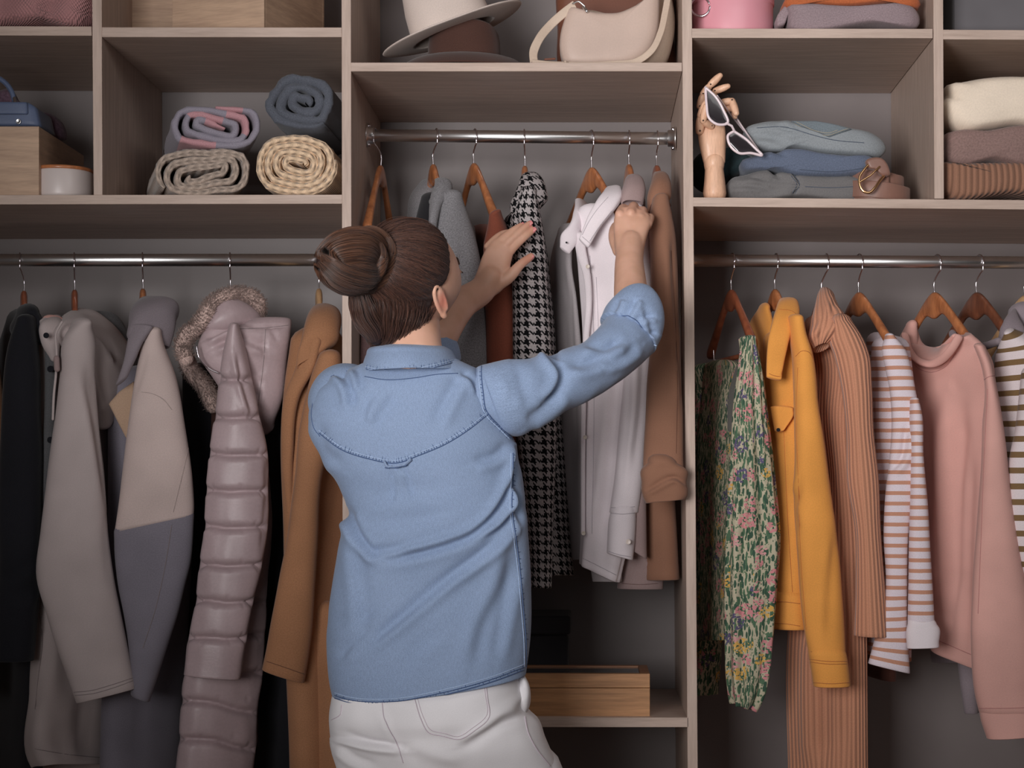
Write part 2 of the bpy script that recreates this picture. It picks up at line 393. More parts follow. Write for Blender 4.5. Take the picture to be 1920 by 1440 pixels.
# fabrics
def uvrep(name, rgb, rgb2, per, wid, horiz=True, mel=.06, phase=0):
    t = NT(name); tc = t.add('ShaderNodeTexCoord'); sp = t.add('ShaderNodeSeparateXYZ'); t.ln(tc.outputs['UV'], sp.inputs[0])
    c_ = sp.outputs[1] if horiz else sp.outputs[0]; wob = t.noise(tc.outputs['UV'], 20, 1)
    s = t.math('ADD', c_, t.ramp(wob, -.0006, .0006)); s = t.math('ADD', s, phase)
    m = t.math('LESS_THAN', t.math('FLOORED_MODULO', s, per), wid)
    f = t.noise(tc.outputs['UV'], 500, 2, .7)
    c = t.mul(t.mix(m, lin(rgb), lin(rgb2)), t.ramp(f, 1-mel*2, 1+mel*2, .25, .75)); t.bump(f, .2); return t.fin(c, .9, sheen=.1, spec=.2)
def ribknit(name, rgb, per=.006, st=.7, dk=.72):
    t = NT(name); tc = t.add('ShaderNodeTexCoord'); sp = t.add('ShaderNodeSeparateXYZ'); t.ln(tc.outputs['UV'], sp.inputs[0])
    s = t.math('SINE', t.math('MULTIPLY', sp.outputs[0], 6.2832/per)); f = t.noise(tc.outputs['UV'], 450, 2)
    c = t.mul(lin(rgb), t.math('MULTIPLY', t.ramp(s, dk, 1.04, -1., -.35), t.ramp(f, .9, 1.1, .3, .7)))
    t.bump(s, st, .0016); return t.fin(c, .95, sheen=.2, spec=.15)
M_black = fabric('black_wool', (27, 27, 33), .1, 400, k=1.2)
M_parka = fabric('grey_canvas', (170, 156, 154), .04, 500, .15)
M_parkad = fabric('grey_green_lining', (84, 84, 86), .1, 300)
M_cream = fabric('cream_wool', (186, 166, 160), .05, 450, .2)
M_greyw = fabric('grey_wool', (118, 113, 124), .07, 420, .25)
M_collar = fabric('grey_collar_wool', (122, 112, 118), .07, 420, .25)
M_flap = fabric('tan_wool', (170, 140, 115), .06, 420, .2)
M_camel = fabric('camel_wool', (150, 102, 66), .09, 380, .3, k=1.4)
M_puff = fabric('mauve_nylon', (166, 144, 147), .03, 160, .35, rough=.42, spec=.5, sheen=.1)
M_fur = fabric('taupe_fur', (186, 158, 148), .3, 240, .8, dist=.004)
M_mauve = fabric('mauve_knit', (120, 92, 92), .1, 300)
M_melg = fabric('grey_melange_wool', (118, 116, 119), .22, 330, .35, k=1.3)
M_rust = fabric('rust_jersey', (122, 60, 40), .06, 300, .15)
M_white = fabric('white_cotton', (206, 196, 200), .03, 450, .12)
M_whitesh = fabric('white_cotton_shaded', (160, 152, 154), .05, 400, .15)  # shaded copy of the white cotton, shade kept in the colour
M_taupe = fabric('taupe_cotton', (142, 120, 118), .05, 450, .15)
M_tan = fabric('tan_gabardine', (128, 88, 66), .04, 450, .15)
M_yel = fabric('yellow_denim', (246, 160, 36), .05, 420, .2, k=1.0)
M_pink = fabric('pink_jersey', (196, 145, 134), .03, 450, .12)
M_greyj = fabric('grey_jersey', (130, 118, 124), .06, 400, .15)
M_brownd = fabric('dark_brown_cloth', (84, 48, 38), .06, 400, .15)
M_rib = ribknit('tan_rib_knit', (184, 124, 92), .0098)
M_ribc = ribknit('rust_rib_knit', (134, 94, 72), .0125, .8, .62)
M_stt = uvrep('white_with_tan_stripes', (200, 188, 196), (178, 124, 98), .0222, .0082)
M_sto = uvrep('white_with_olive_stripes', (200, 188, 190), (112, 86, 52), .033, .0125)
def hound():
    t = NT('black_and_white_houndstooth'); tc = t.add('ShaderNodeTexCoord'); sp = t.add('ShaderNodeSeparateXYZ'); t.ln(tc.outputs['UV'], sp.inputs[0])
    s = 1/.0022
    i = t.math('FLOOR', t.math('MULTIPLY', sp.outputs[0], s)); j = t.math('FLOOR', t.math('MULTIPLY', sp.outputs[1], s*.92))
    A = t.math('LESS_THAN', t.math('FLOORED_MODULO', i, 8), 4); B = t.math('LESS_THAN', t.math('FLOORED_MODULO', j, 8), 4)
    T = t.math('LESS_THAN', t.math('FLOORED_MODULO', t.math('ADD', i, j), 4), 2)
    o = t.math('ADD', t.math('MULTIPLY', A, T), t.math('MULTIPLY', B, t.math('SUBTRACT', 1, T)))
    f = t.noise(tc.outputs['UV'], 350, 2)
    c = t.mul(t.mix(o, lin((14, 14, 16)), lin((158, 150, 150))), t.ramp(f, .8, 1.2, .3, .7)); t.bump(f, .35); return t.fin(c, .95, spec=.15)
M_hound = hound()
def floral():
    t = NT('floral_print'); v = t.coord('UV')
    def vor(sc, vec=v, feat='F1'):
        n = t.add('ShaderNodeTexVoronoi', feature=feat); n.inputs['Scale'].default_value = sc; t.ln(vec, n.inputs['Vector']); return n
    # leaves: stretched cells in two directions
    col = lin((184, 174, 146))
    g1 = vor(60, t.coord('UV', (3.2, .8, 1), (0, 0, .35))); g2 = vor(60, t.coord('UV', (3.0, .85, 1), (0, 0, -.6)))
    g3 = vor(150, t.coord('UV', (1.5, 1, 1)))
    c = t.mix(t.math('LESS_THAN', g3.outputs['Distance'], .3), col, lin((88, 116, 84)))
    c = t.mix(t.math('LESS_THAN', g1.outputs['Distance'], .44), c, lin((76, 108, 80)))
    c = t.mix(t.math('LESS_THAN', g2.outputs['Distance'], .38), c, lin((56, 86, 68)))
    # flower heads: petals inside clusters whose hue varies
    big = vor(26); pet = vor(185); msk = t.math('LESS_THAN', big.outputs['Distance'], .46); p = t.math('LESS_THAN', pet.outputs['Distance'], .52)
    sep = t.add('ShaderNodeSeparateColor'); t.ln(big.outputs['Color'], sep.inputs[0]); h = sep.outputs[0]
    fc = t.mix(t.math('GREATER_THAN', h, .45), lin((206, 128, 132)), lin((214, 164, 64)))
    fc = t.mix(t.math('GREATER_THAN', h, .66), fc, lin((92, 82, 116))); fc = t.mix(t.math('GREATER_THAN', h, .86), fc, lin((214, 150, 150)))
    c = t.mix(t.math('MULTIPLY', msk, p), c, fc)
    return t.fin(t.mul(c, t.ramp(t.noise(v, 30, 2), .72, .9)), .85, spec=.2)
M_flor = floral()
M_florin = fabric('sheer_grey_lining', (92, 90, 84), .1, 300)
def denim():
    t = NT('light_blue_denim'); v = t.coord('UV'); w1 = t.noise(t.coord('UV', (1, 3.0, 1)), 620, 2, .8); w2 = t.noise(v, 650, 2, .8); g = t.noise(t.coord('Object'), 7, 3)
    c = t.mix(t.ramp(w1, 0, 1, .3, .7), lin((96, 118, 150), 1.4), lin((134, 153, 183), 1.4))
    c = t.mix(t.ramp(g, 0, .45, .35, .75), c, lin((130, 150, 182), 1.4))
    w3 = t.noise(t.coord('UV', (1, .25, 1)), 420, 3, .8); c = t.mul(c, t.math('MULTIPLY', t.ramp(w2, .82, 1.16, .3, .7), t.ramp(w3, .9, 1.12, .3, .7))); t.bump(w2, .3); return t.fin(c, .9, sheen=.15, spec=.2)
M_denim = denim()
M_seam = fabric('denim_seam_thread', (62, 84, 122), .1, 400); M_seaml = fabric('denim_bleached_edge', (150, 172, 202), .12, 400)
M_jean = fabric('white_jeans_cotton', (218, 208, 226), .02, 500, .12)
M_jseam = fabric('white_jeans_thread', (186, 172, 182), .02, 500, .1)
def skin():
    t = NT('skin'); f = t.noise(t.coord('Object'), 28, 3); g = t.noise(t.coord('Object'), 300, 2)
    c = t.mix(t.ramp(f, 0, 1, .35, .65), lin((196, 146, 118), 1.3), lin((206, 156, 130), 1.3)); t.bump(g, .08, .0004)
    at_ = t.add('ShaderNodeAttribute'); at_.attribute_name = 'blush_glow'; c = t.mix(at_.outputs['Fac'], c, lin((216, 116, 92), 1.25))
    t.b.inputs['Subsurface Weight'].default_value = .12; t.b.inputs['Subsurface Radius'].default_value = (.012, .004, .002); t.b.inputs['Subsurface Scale'].default_value = .6
    return t.fin(c, .48, spec=.4)
M_skin = skin(); M_nail = plain('pink_nail', (206, 118, 118), .25, coat=.5); M_lip = plain('lips', (176, 96, 92), .4)
M_ear = plain('ear_skin', (214, 140, 118), .45)
def hairm(nm='brown_hair', a=(50, 30, 26), b=(104, 66, 50)):
    t = NT(nm); tc = t.add('ShaderNodeTexCoord'); sp = t.add('ShaderNodeSeparateXYZ'); t.ln(tc.outputs['UV'], sp.inputs[0])
    c = t.mix(sp.outputs[0], lin(a, 1.0), lin(b, 1.05)); return t.fin(c, .36, spec=.5, sheen=.1)
M_hair = hairm(); M_hairr = hairm('auburn_bun_hair', (50, 30, 23), (116, 74, 50)); M_hairb = fabric('hair_base', (44, 28, 25), .3, 300, .6, rough=.5, spec=.4, stretch=(6, .4, 1), sheen=0)
M_brow = plain('brow', (60, 40, 30), .7); M_eye = plain('eye_white', (225, 220, 215), .2); M_iris = plain('iris', (60, 70, 60), .2)
# ---------------------------------------------------------------- setting: floor, wall, wardrobe
fl = boxmesh('floor', -3.4, 3.8, -1.2, 4.62, -.05, 0, M_floor, None, 0); fl['kind'] = 'structure'
for n_, a_ in (('wall_back', (-3.4, 3.8, 4.50, 4.62, 0, 2.75)), ('wall_left', (-3.5, -3.4, -1.2, 4.62, 0, 2.75)), ('wall_right', (3.8, 3.9, -1.2, 4.62, 0, 2.75)), ('wall_rear', (-3.4, 3.8, -1.3, -1.2, 0, 2.75)), ('ceiling', (-3.4, 3.8, -1.2, 4.5, 2.75, 2.85))):
    boxmesh(n_, *a_, M_wall, None, 0)['kind'] = 'structure'
Y0, Y1, YR = 3.9, 4.45, 4.175
wd = thing('wardrobe', (0, Y0, 0), 'open built-in wardrobe of pale wood boards filling the whole wall', 'wardrobe')
ZB = CY+CZ*F/Y0                                   # floor row at the front plane
def upright(name, pts):  # (xl,xr,y) top and bottom
    (a, b, y), (c, d, z) = pts; return board(name, (a, y), (b, y), (d, z), (c, z), M_bv, wd)
upright('upright_panel', ((640, 657.5, -230), (644, 661.5, ZB-6)))
upright('upright_panel', ((1277, 1295.5, -230), (1293, 1312, ZB-6)))
upright('upright_panel', ((-420, -402, -230), (-415, -397, ZB-6)))
upright('upright_panel', ((2270, 2288, -230), (2282, 2300, ZB-6)))
upright('divider_panel', ((171, 190, -212), (175.5, 192, 365.5)))
upright('divider_panel', ((1749, 1767.5, -212), (1752, 1770, 372.5)))
def shelf(a, b, c, d, n='shelf'): return board(n, a, b, c, d, M_bh, wd)
shelf((-402, 48), (171.5, 49.5), (172, 67), (-402, 65)); shelf((191, 51), (640.3, 51.5), (640.5, 69.5), (191, 69.5))
shelf((-400, 366), (641.3, 365), (641.3, 382), (-400, 384))
shelf((657.8, 117.3), (1278.6, 117.3), (1278.8, 133.6), (657.8, 133.8))
shelf((1296.2, 53.3), (1749, 54), (1749, 71.5), (1296.4, 71)); shelf((1768, 55.6), (2271, 58), (2271, 76), (1768, 73.6))
shelf((1299.2, 370), (2272, 378), (2272, 396), (1299.4, 387))
shelf((655, 1345), (1290.6, 1345.5), (1290.8, 1363.5), (655, 1363.5)); shelf((661, 1640), (1292, 1640), (1292, 1658), (661, 1658))
shelf((-400, -230), (640, -230), (640, -212), (-400, -212)); shelf((657.5, -230), (1277, -230), (1277, -212), (657.5, -212)); shelf((1295.5, -230), (2270, -230), (2270, -212), (1295.5, -212))
shelf((-397, ZB-90), (643, ZB-90), (643, ZB-72), (-397, ZB-72)); shelf((661, ZB-90), (1292, ZB-90), (1292, ZB-72), (661, ZB-72)); shelf((1311, ZB-90), (2282, ZB-90), (2282, ZB-72), (1311, ZB-72))
x0, x1 = at(-420, 0, Y0)[0], at(2300, 0, Y0)[0]
boxmesh('back_panel', x0, x1, 4.452, 4.468, .02, at(0, -230, Y0)[2], M_back, wd, 0)
boxmesh('plinth', x0, x1, 3.93, 3.95, 0.0, .075, M_bh, wd, 0)
def rail(xa, ya, xb, yb, ends):
    a = at(xa, ya, YR); b = at(xb, yb, YR); d = unit(b-a)
    r = tube('clothes_rail', [a, a*.5+b*.5, b], .0138, M_chrome, wd, n=32, cap=False)
    for e, s in ends:
        p = a if e == 0 else b; q = 1 if e == 0 else -1
        prof = [(0.001, 0), (.026, 0), (.026, .003), (.019, .0045), (.0185, .016), (.0165, .018), (.0141, .018)]
        M = Matrix.Translation(Vector(p)) @ Vector(d*q).to_track_quat('Z', 'Y').to_matrix().to_4x4()
        lathe('rail_flange', prof, M_chrome, r, n=32, M=M)
        for zz in (.021, -.021):
            tube('screw', [p+d*q*.002+np.array([0, 0, zz]), p+d*q*.006+np.array([0, 0, zz])], .004, M_steel, r, n=8)
rail(-318, 488, 671.5, 487.5, [(0, 1), (1, 1)]); rail(687.2, 253.5, 1266.5, 260, [(0, 1), (1, 1)]); rail(1284.5, 488.5, 2193, 494, [(0, 1), (1, 1)])
def rail_y(px):
    if px < 650: return 488-.5*(px+330)/985
    if px < 1285: return 253.5+6.5*(px-676)/594
    return 488.5+5.5*(px-1312)/903
# framed glowing panes added behind the camera for frontal fill and rail highlight
wx0, wx1, wz0, wz1 = -2.5, 2.3, 1.0, 2.65
M_frame = plain('white_fill_frame', (200, 198, 196), .5)
wf = thing('fill_panel_1', (0, -1.19, 0), None, None); wf['kind'] = 'structure'
e_ = NT('fill_glow'); e_.b.inputs['Emission Color'].default_value = (1, .97, .97, 1); e_.b.inputs['Emission Strength'].default_value = .5; M_glow = e_.fin((.05, .05, .05, 1), .1)
for i in range(4):
    a_ = wx0+(wx1-wx0)*i/4; b_ = wx0+(wx1-wx0)*(i+1)/4; boxmesh('fill_pane', a_+.03, b_-.03, -1.195, -1.185, wz0, wz1, M_glow, wf, 0)
for i in range(5): a_ = wx0+(wx1-wx0)*i/4; boxmesh('fill_frame', a_-.03, a_+.03, -1.2, -1.16, wz0-.05, wz1+.05, M_frame, wf, .002)
for z_ in (wz0-.05, wz1): boxmesh('fill_frame', wx0+.03, wx1-.03, -1.2, -1.165, z_, z_+.05, M_frame, wf, .002)
# ---------------------------------------------------------------- hangers
def hanger(px, wy, mat, label, yaw, tx=None, lean=0, bar=None, span=.172, drop=.125, group=None, sh=1.0, hookw=.021):
    """px: where the wood top sits, wy: its row, yaw: 0 = seen edge-on; positive swings the near end to the right"""
    ry = rail_y(px); top = at(px, wy, YR); hk = at(tx if tx is not None else px, ry, YR)
    t = thing('clothes_hanger', top, label, 'hanger', group)
    ax = np.array([math.sin(yaw), -math.cos(yaw), 0]); nx = np.array([math.cos(yaw), math.sin(yaw), 0])   # along the arm towards the camera / across
    ln = np.array([lean, 0, 0]); up = np.array([0, 0, 1.])
    # wood: arched bar whose section widens to the shoulders
    parts = []
    K = 46; xs = np.linspace(-1, 1, K); Vr = []
    n = 14; ph = np.linspace(0, 2*np.pi, n, endpoint=False)
    for x in xs:
        a = abs(x); z = -drop*(math.sqrt(a*a+.02)-.1414)/.87
        thick = (.024+.026*math.exp(-(a/.17)**2))*sh; w_ = .0062+.004*max(0, a-.4)/.6+.002*math.exp(-(a/.2)**2)
        zc = z-thick*.5-.002
        slope = -drop*2*x/math.sqrt(x*x+.02)*0-.0
        c = top+ax*(x*span)+up*zc+ln*zc
        c_, s_ = np.sign(np.cos(ph))*abs(np.cos(ph))**.75, np.sign(np.sin(ph))*abs(np.sin(ph))**.75
        Vr.append(c+nx*(c_*w_)[:, None]+up*(s_*thick*.5)[:, None])
    Vr = np.array(Vr); e0 = Vr[0].mean(0)+(Vr[0]-Vr[0].mean(0))*.5-ax*.004; e1 = Vr[-1].mean(0)+(Vr[-1]-Vr[-1].mean(0))*.5+ax*.004
    G = np.concatenate([e0[None], Vr, e1[None]]); V, Fc, uv = close_geo(G, np.zeros(G.shape[:2]), np.zeros(G.shape[:2]))
    link('wooden_arm', V, Fc, mat, t)
    rr = .0138+.0016; pts = [top+up*-.006, top+up*.022]
    mid = hk+up*(-.035)+ax*0
    hd = ax*1.0
    # hook: stem, S bend to the near side of the rail, round over the top, tip hanging behind
    cen = hk+up*(.0138+.0022-rr-.0035)
    for g in (-95, -60, -30, 0, 30, 60, 90, 120, 150, 180, 200):
        a = math.radians(g); rad = rr+.0035
        off = ax*math.cos(a)*rad+up*math.sin(a)*rad
        if g == -95: pts.append(hk*.55+top*.45+up*.002+ax*.009); continue
        if g == -60: pts.append(cen+ax*rad*.86-up*rad*.75); continue
        pts.append(cen+off)
    tube('hook', pts, .00165, M_steel, t, n=8, m=60)
    if bar:
        a = top+up*(-drop-.035); tube('trouser_bar', [a+ax*(-span*.86), a, a+ax*(span*.86)], .0055, mat, t, n=10)
        for s in (-1, 1): tube('bar_wire', [a+ax*(s*span*.84), a+ax*(s*span*.88)+up*.04], .0016, M_steel, t, n=6)
    return t
hanger(45, 543, M_h2, 'red-brown wooden hanger above the black coat', .31, 37)
hanger(140, 541, M_h2, 'red-brown wooden hanger holding the pale grey parka', .28, 139)
hanger(268, 539, M_h1, 'orange wooden hanger holding the cream and grey coat', .24, 267)
hanger(432, 541, M_h2, 'wooden hanger whose tip shows above the fur-trimmed puffer coat', .2, 431)
hanger(598, 539, M_h4, 'pale blond wooden hanger holding the camel coat', .17, 596)
hanger(714, 308, M_h1, 'orange wooden hanger at the far left of the middle rail above the hair', -.06, 703, drop=.15)
hanger(812, 306, M_h1, 'wooden hanger holding the grey melange coat', .22, 818)
hanger(888, 304, M_h1, 'honey wooden hanger holding the rust garment', .30, 890, drop=.135, span=.19)
hanger(984, 309, M_h1, 'narrow edge-on wooden hanger holding the houndstooth coat', .04, 983)
hanger(1109, 312, M_h1, 'broad glossy orange hanger holding the white shirt', .36, 1108, sh=1.15)
hanger(1179, 306, M_h1, 'wooden hanger holding the taupe shirt', .10, 1179)
hanger(1231, 308, M_h2, 'reddish wooden hanger holding the tan trench coat', .10, 1232)
hanger(1371, 541, M_h2, 'slim red-brown hanger with trouser bar holding the floral dress', .2, 1373, bar=True, drop=.12)
hanger(1453, 540, M_h1, 'wooden hanger holding the yellow jacket', .16, 1455)
hanger(1541, 548, M_h2, 'wooden hanger inside the ribbed turtleneck dress', .16, 1549)
hanger(1610, 546, M_h1, 'light brown wooden hanger holding the tan-striped top', .3, 1611, sh=1.1)
hanger(1752, 546, M_h1, 'orange-brown wooden hanger holding the pink sweatshirt', .33, 1757, sh=1.2)
hanger(1831, 546, M_h3, 'darkest brown wooden hanger holding the olive-striped top', .33, 1836, sh=1.25)
hanger(1921, 552, M_h4, 'pale wooden hanger cut by the right edge of the picture', .35, 1924, sh=1.2)
# ---------------------------------------------------------------- garments
def garment(name, px, label, cat_='clothes', y=600, Y=4.1): return thing(name, at(px, y, Y), label, cat_)
def vf(k, a, seed=0, top=.15):
    r = np.random.RandomState(seed); p = r.rand(4)*6.28
    return lambda u, v: a*np.clip(v/top, 0, 1)*(np.sin(2*np.pi*k*u+p[0]+1.5*v)+.6*np.sin(2*np.pi*(k+2)*u+p[1]-2*v)+.4*np.sin(2*np.pi*2*k*u+p[2]))/2
def button(p, r, mat, parent, d=(0, -1, 0), name='button'):
    M = Matrix.Translation(Vector(p)) @ Vector(d).to_track_quat('Z', 'Y').to_matrix().to_4x4()
    return lathe(name, [(0.0003, 0), (r*.9, 0), (r, .001), (r, .0024), (r*.85, .003), (r*.7, .0024), (.0003, .0022)], mat, parent, n=20, M=M)
def seam(pts, Y, r, mat, parent, name='seam'): return tube(name, cat(np.array([at(x, y, Y if len(p_) == 0 else p_[0]) for x, y, *p_ in pts]), max(8, 6*len(pts))), r, mat, parent, n=6)

# 1 black coat
g = garment('black_coat', 40, 'long black coat at the far left end of the rail', 'coat')
loft('body', R([(600, 26, 66), (640, 10, 76), (800, -6, 84), (1000, -12, 80), (1250, -14, 72), (1700, -20, 76)], 4.36, 4.06, .03), M_black, g, wr=.003)
loft('sleeve', R([(600, 34, 66), (640, 20, 71), (760, 8, 76), (900, 2, 78), (1050, 1, 74), (1150, -4, 70), (1238, -6, 62)], 3.99, 3.99, .035), M_black, g, wr=.003, crease=[([(0, 1090), (40, 1075), (75, 1050)], .006, 8, 'f'), ([(10, 1130), (50, 1125), (70, 1100)], .005, 8, 'f')])
loft('collar', R([(587, 40, 64), (600, 30, 74), (622, 26, 76), (632, 60, 74)], 4.12, 4.0, .02), M_black, g, wr=.002, bot='round')
# 2 parka
g = garment('hooded_parka', 140, 'pale grey canvas parka with hood and toggle drawstring', 'coat')
loft('body', R([(640, 85, 190), (720, 78, 196), (900, 76, 200), (1100, 70, 205), (1300, 63, 203), (1425, 60, 201), (1437, 66, 203)], 4.04, 4.24, .05), M_parka, g, fold=vf(3, .008, 3), wr=.003,
     crease=[([(75, 1150), (90, 1230), (66, 1330)], .006, 3), ([(62, 1405), (120, 1420), (200, 1428)], .002, 2), ([(150, 1290), (140, 1360), (150, 1430)], .01, 16, 'f')])
loft('sleeve', R([(606, 138, 168), (625, 124, 176), (700, 114, 178), (800, 101, 186), (900, 87, 196), (1000, 75, 203), (1078, 67, 213), (1150, 86, 226), (1230, 112, 243), (1318, 143, 1289, 257)], 3.955, 3.975, .036), M_parka, g, wr=.0018, seed=4,
     crease=[([(150, 690), (165, 760), (182, 860), (195, 950)], .007, 9, 'f'), ([(135, 1296), (190, 1290), (250, 1266)], .0015, 2), ([(190, 780), (176, 720), (160, 680)], .004, 6), ([(196, 960), (198, 1030), (206, 1100)], .003, 5)])
loft('hood', [(112, 604, 4.02, 150, 592, 4.22, .03), (108, 622, 3.97, 180, 606, 4.2, .04), (128, 640, 3.985, 205, 628, 4.2, .045), (152, 668, 4.0, 232, 658, 4.2, .04), (176, 720, 4.02, 232, 700, 4.2, .03), (192, 800, 4.05, 214, 745, 4.2, .02)], M_parka, g, bot='round', wr=.004, wk=(30, 30, 16), crease=[([(150, 606), (190, 640), (222, 690)], .006, 6, 'f'), ([(165, 640), (180, 690), (196, 760)], .006, 6, 'f')])
loft('hood_lining', [(125, 597, 4.14, 190, 594, 4.24, .02), (150, 606, 4.16, 222, 606, 4.24, .03), (170, 640, 4.18, 238, 650, 4.26, .03), (190, 670, 4.2, 236, 690, 4.26, .02)], M_parkad, g, bot='round', wr=.003)
loft('collar_stand', [(76, 600, 3.99, 112, 596, 4.1, .012), (74, 620, 3.97, 116, 612, 4.02, .018), (82, 650, 3.97, 112, 645, 4.0, .016), (96, 672, 3.98, 110, 672, 4.0, .01)], M_parka, g, bot='round', wr=.002)
loft('collar_lining', [(80, 598, 4.0, 120, 602, 4.04, .008), (92, 607, 4.0, 112, 610, 4.03, .008)], M_pink, g, bot='round')
loft('placket', R([(640, 84, 112), (760, 84, 104), (900, 76, 98), (1000, 70, 84)], 4.01, 4.02, .01), M_parkad, g)
button(at(87, 629, 3.945), .006, M_black, g, name='eyelet'); button(at(95, 692, 3.99), .007, M_black, g); button(at(95, 825, 3.99), .007, M_black, g)
tube('drawstring', cat(np.array(ppath([(116, 604, 3.94), (106, 622, 3.94), (106, 660, 3.935), (105, 700, 3.94), (101, 740, 3.94), (99, 786, 3.94)])), 30), .0026, M_parka, g, n=8)
tube('toggle', ppath([(106, 672, 3.93), (107, 692, 3.93)]), .0062, M_taupe, g, n=12)
# 3 cream and grey coat
g = garment('two_tone_coat', 280, 'wool coat with cream shoulders, grey lower half and large grey collar', 'coat')
loft('body', R([(720, 215, 318), (850, 212, 340), (1000, 210, 352), (1150, 205, 345), (1300, 200, 337), (1460, 196, 330)], 4.08, 4.28, .05), M_greyw, g, fold=vf(2, .006, 5), crease=[([(276, 1000), (262, 1250), (258, 1440)], .004, 3)])
up_ = R([(622, 274, 302), (640, 268, 306), (700, 255, 328), (800, 240, 347), (900, 228, 361), (950, 222, 364), (998, 215, 966, 363)], 3.985, 3.995, .034)
lo_ = R([(997, 214, 965, 364), (1050, 216, 358), (1100, 222, 346), (1150, 232, 334), (1200, 240, 318), (1302, 245, 1314, 281)], 3.9855, 3.9955, .034)
loft('sleeve', up_, M_cream, g, wr=0, bot='flat', crease=[([(258, 730), (290, 745), (322, 775)], .0016, 2.2), ([(352, 850), (338, 910), (322, 975)], .0016, 2.2), ([(275, 660), (268, 690), (252, 740)], .003, 4)])
loft('sleeve_lower', lo_, M_greyw, g, wr=0, crease=[([(322, 975), (310, 1050), (290, 1150), (262, 1240)], .0016, 2.2)])
loft('collar', [(262, 570, 4.10, 306, 565, 4.06, .018), (246, 588, 4.04, 334, 573, 4.05, .03), (241, 610, 3.985, 331, 600, 4.03, .036), (240, 630, 3.96, 326, 625, 4.02, .022), (252, 640, 3.955, 318, 652, 4.02, .012)], M_collar, g, bot='open', wr=.0016)
loft('lapel', [(244, 612, 3.97, 286, 614, 3.955, .010), (240, 640, 3.96, 268, 640, 3.95, .010), (232, 680, 3.955, 254, 672, 3.95, .009), (218, 722, 3.955, 238, 706, 3.95, .007)], M_collar, g, bot='round', cap=.3)
slab('coat_flap', [(250, 715), (253, 760), (243, 835), (222, 795), (203, 757), (222, 735)], 4.01, 4.022, M_flap, g, rnd=.003, polygon=True)
# 4 puffer
g = garment('puffer_coat', 430, 'mauve quilted puffer coat with fur-trimmed hood', 'coat')
ql = [710, 781, 852, 920, 988.6, 1060, 1129, 1197]
def quilt(lines, x0, x1, slope=0, amp=.012):
    cr = []
    for i, y in enumerate(lines):
        pts = [(x0-20, y-2), (x0+(x1-x0)*.25, y-3+2*(i % 2)), ((x0+x1)/2, y+2), (x0+(x1-x0)*.75, y+1+slope*.6), (x1+20, y+slope)]
        cr.append((pts, amp, 7)); cr.append((pts, amp*.5, 2.2))
        for q in range(5):                       # short gathers next to the stitch line
            x = x0+(x1-x0)*(.12+.19*q)+((i*37+q*17) % 9); s = 1 if (i+q) % 2 else -1
            cr.append(([(x, y+s*2), (x+3*s, y+s*13)], .0022, 2.6))
    return cr
SL = [(612, 428, 448), (645, 421, 458), (700, 412, 470), (781, 402, 487), (852, 391, 503), (920, 386, 503), (988, 382, 502), (1060, 373, 491), (1129, 365, 475), (1197, 352, 463), (1264, 344, 1273, 451)]
loft('sleeve', R(SL, 3.965, 3.97, .036), M_puff, g, m=230, n=110, wr=.0011, wk=(120, 120, 70), crease=quilt(ql, 350, 500)+[([(440, 660), (452, 720), (470, 780)], .005, 5, 'f'), ([(500, 850), (500, 940), (490, 1040)], .004, 6)], e=2.1)
loft('body', R([(800, 420, 480), (950, 405, 506), (1100, 392, 498), (1200, 378, 494), (1268, 345, 491), (1320, 340, 483), (1390, 335, 480), (1470, 326, 470)], 4.02, 4.1, .045), M_puff, g, m=200, n=110, wr=.0011, wk=(120, 120, 70),
     crease=quilt([1130, 1190, 1262], 400, 490, 0)+quilt([1318, 1388], 335, 478, 20), e=2.1)
loft('back_panel', R([(700, 400, 440), (900, 380, 470), (1400, 370, 480)], 4.3, 4.16, .03), M_brownd, g)
loft('hood', [(392, 612, 4.03, 545, 600, 4.06, .012), (382, 622, 4.01, 546, 606, 4.055, .03), (371, 640, 4.0, 545, 622, 4.05, .042), (372, 664, 4.0, 543, 650, 4.05, .045), (400, 710, 4.02, 537, 705, 4.055, .045), (440, 770, 4.05, 526, 755, 4.06, .035), (484, 812, 4.08, 510, 790, 4.1, .02)], M_puff, g, bot='round', top='flat', e=2.9, m=110, n=90, wr=.003, wk=(45, 45, 30),
     crease=[([(385, 640), (430, 618), (470, 600)], .01, 6, 'f'), ([(400, 655), (440, 640), (500, 660)], .009, 7, 'f'), ([(498, 615), (494, 680), (478, 780)], .004, 2), ([(455, 640), (470, 700), (476, 760)], .008, 7, 'f'), ([(505, 606), (512, 622), (522, 640)], .004, 4), ([(440, 610), (480, 612), (540, 612)], .005, 3)])
loft('hood_top', [(402, 585, 4.02, 428, 575, 4.08, .02), (392, 596, 4.0, 462, 578, 4.06, .04), (384, 612, 3.99, 486, 594, 4.07, .04), (390, 628, 4.0, 480, 606, 4.08, .02)], M_puff, g, bot='round', wr=.003, wk=(50, 50, 40))
fur = [(349, 672, 4.02), (343, 650, 4.02), (352, 628, 4.01), (372, 612, 4.0), (386, 592, 3.99), (398, 572, 4.0), (420, 558, 4.01), (446, 553, 4.03), (470, 556, 4.04), (484, 572, 4.05), (482, 586, 4.06)]
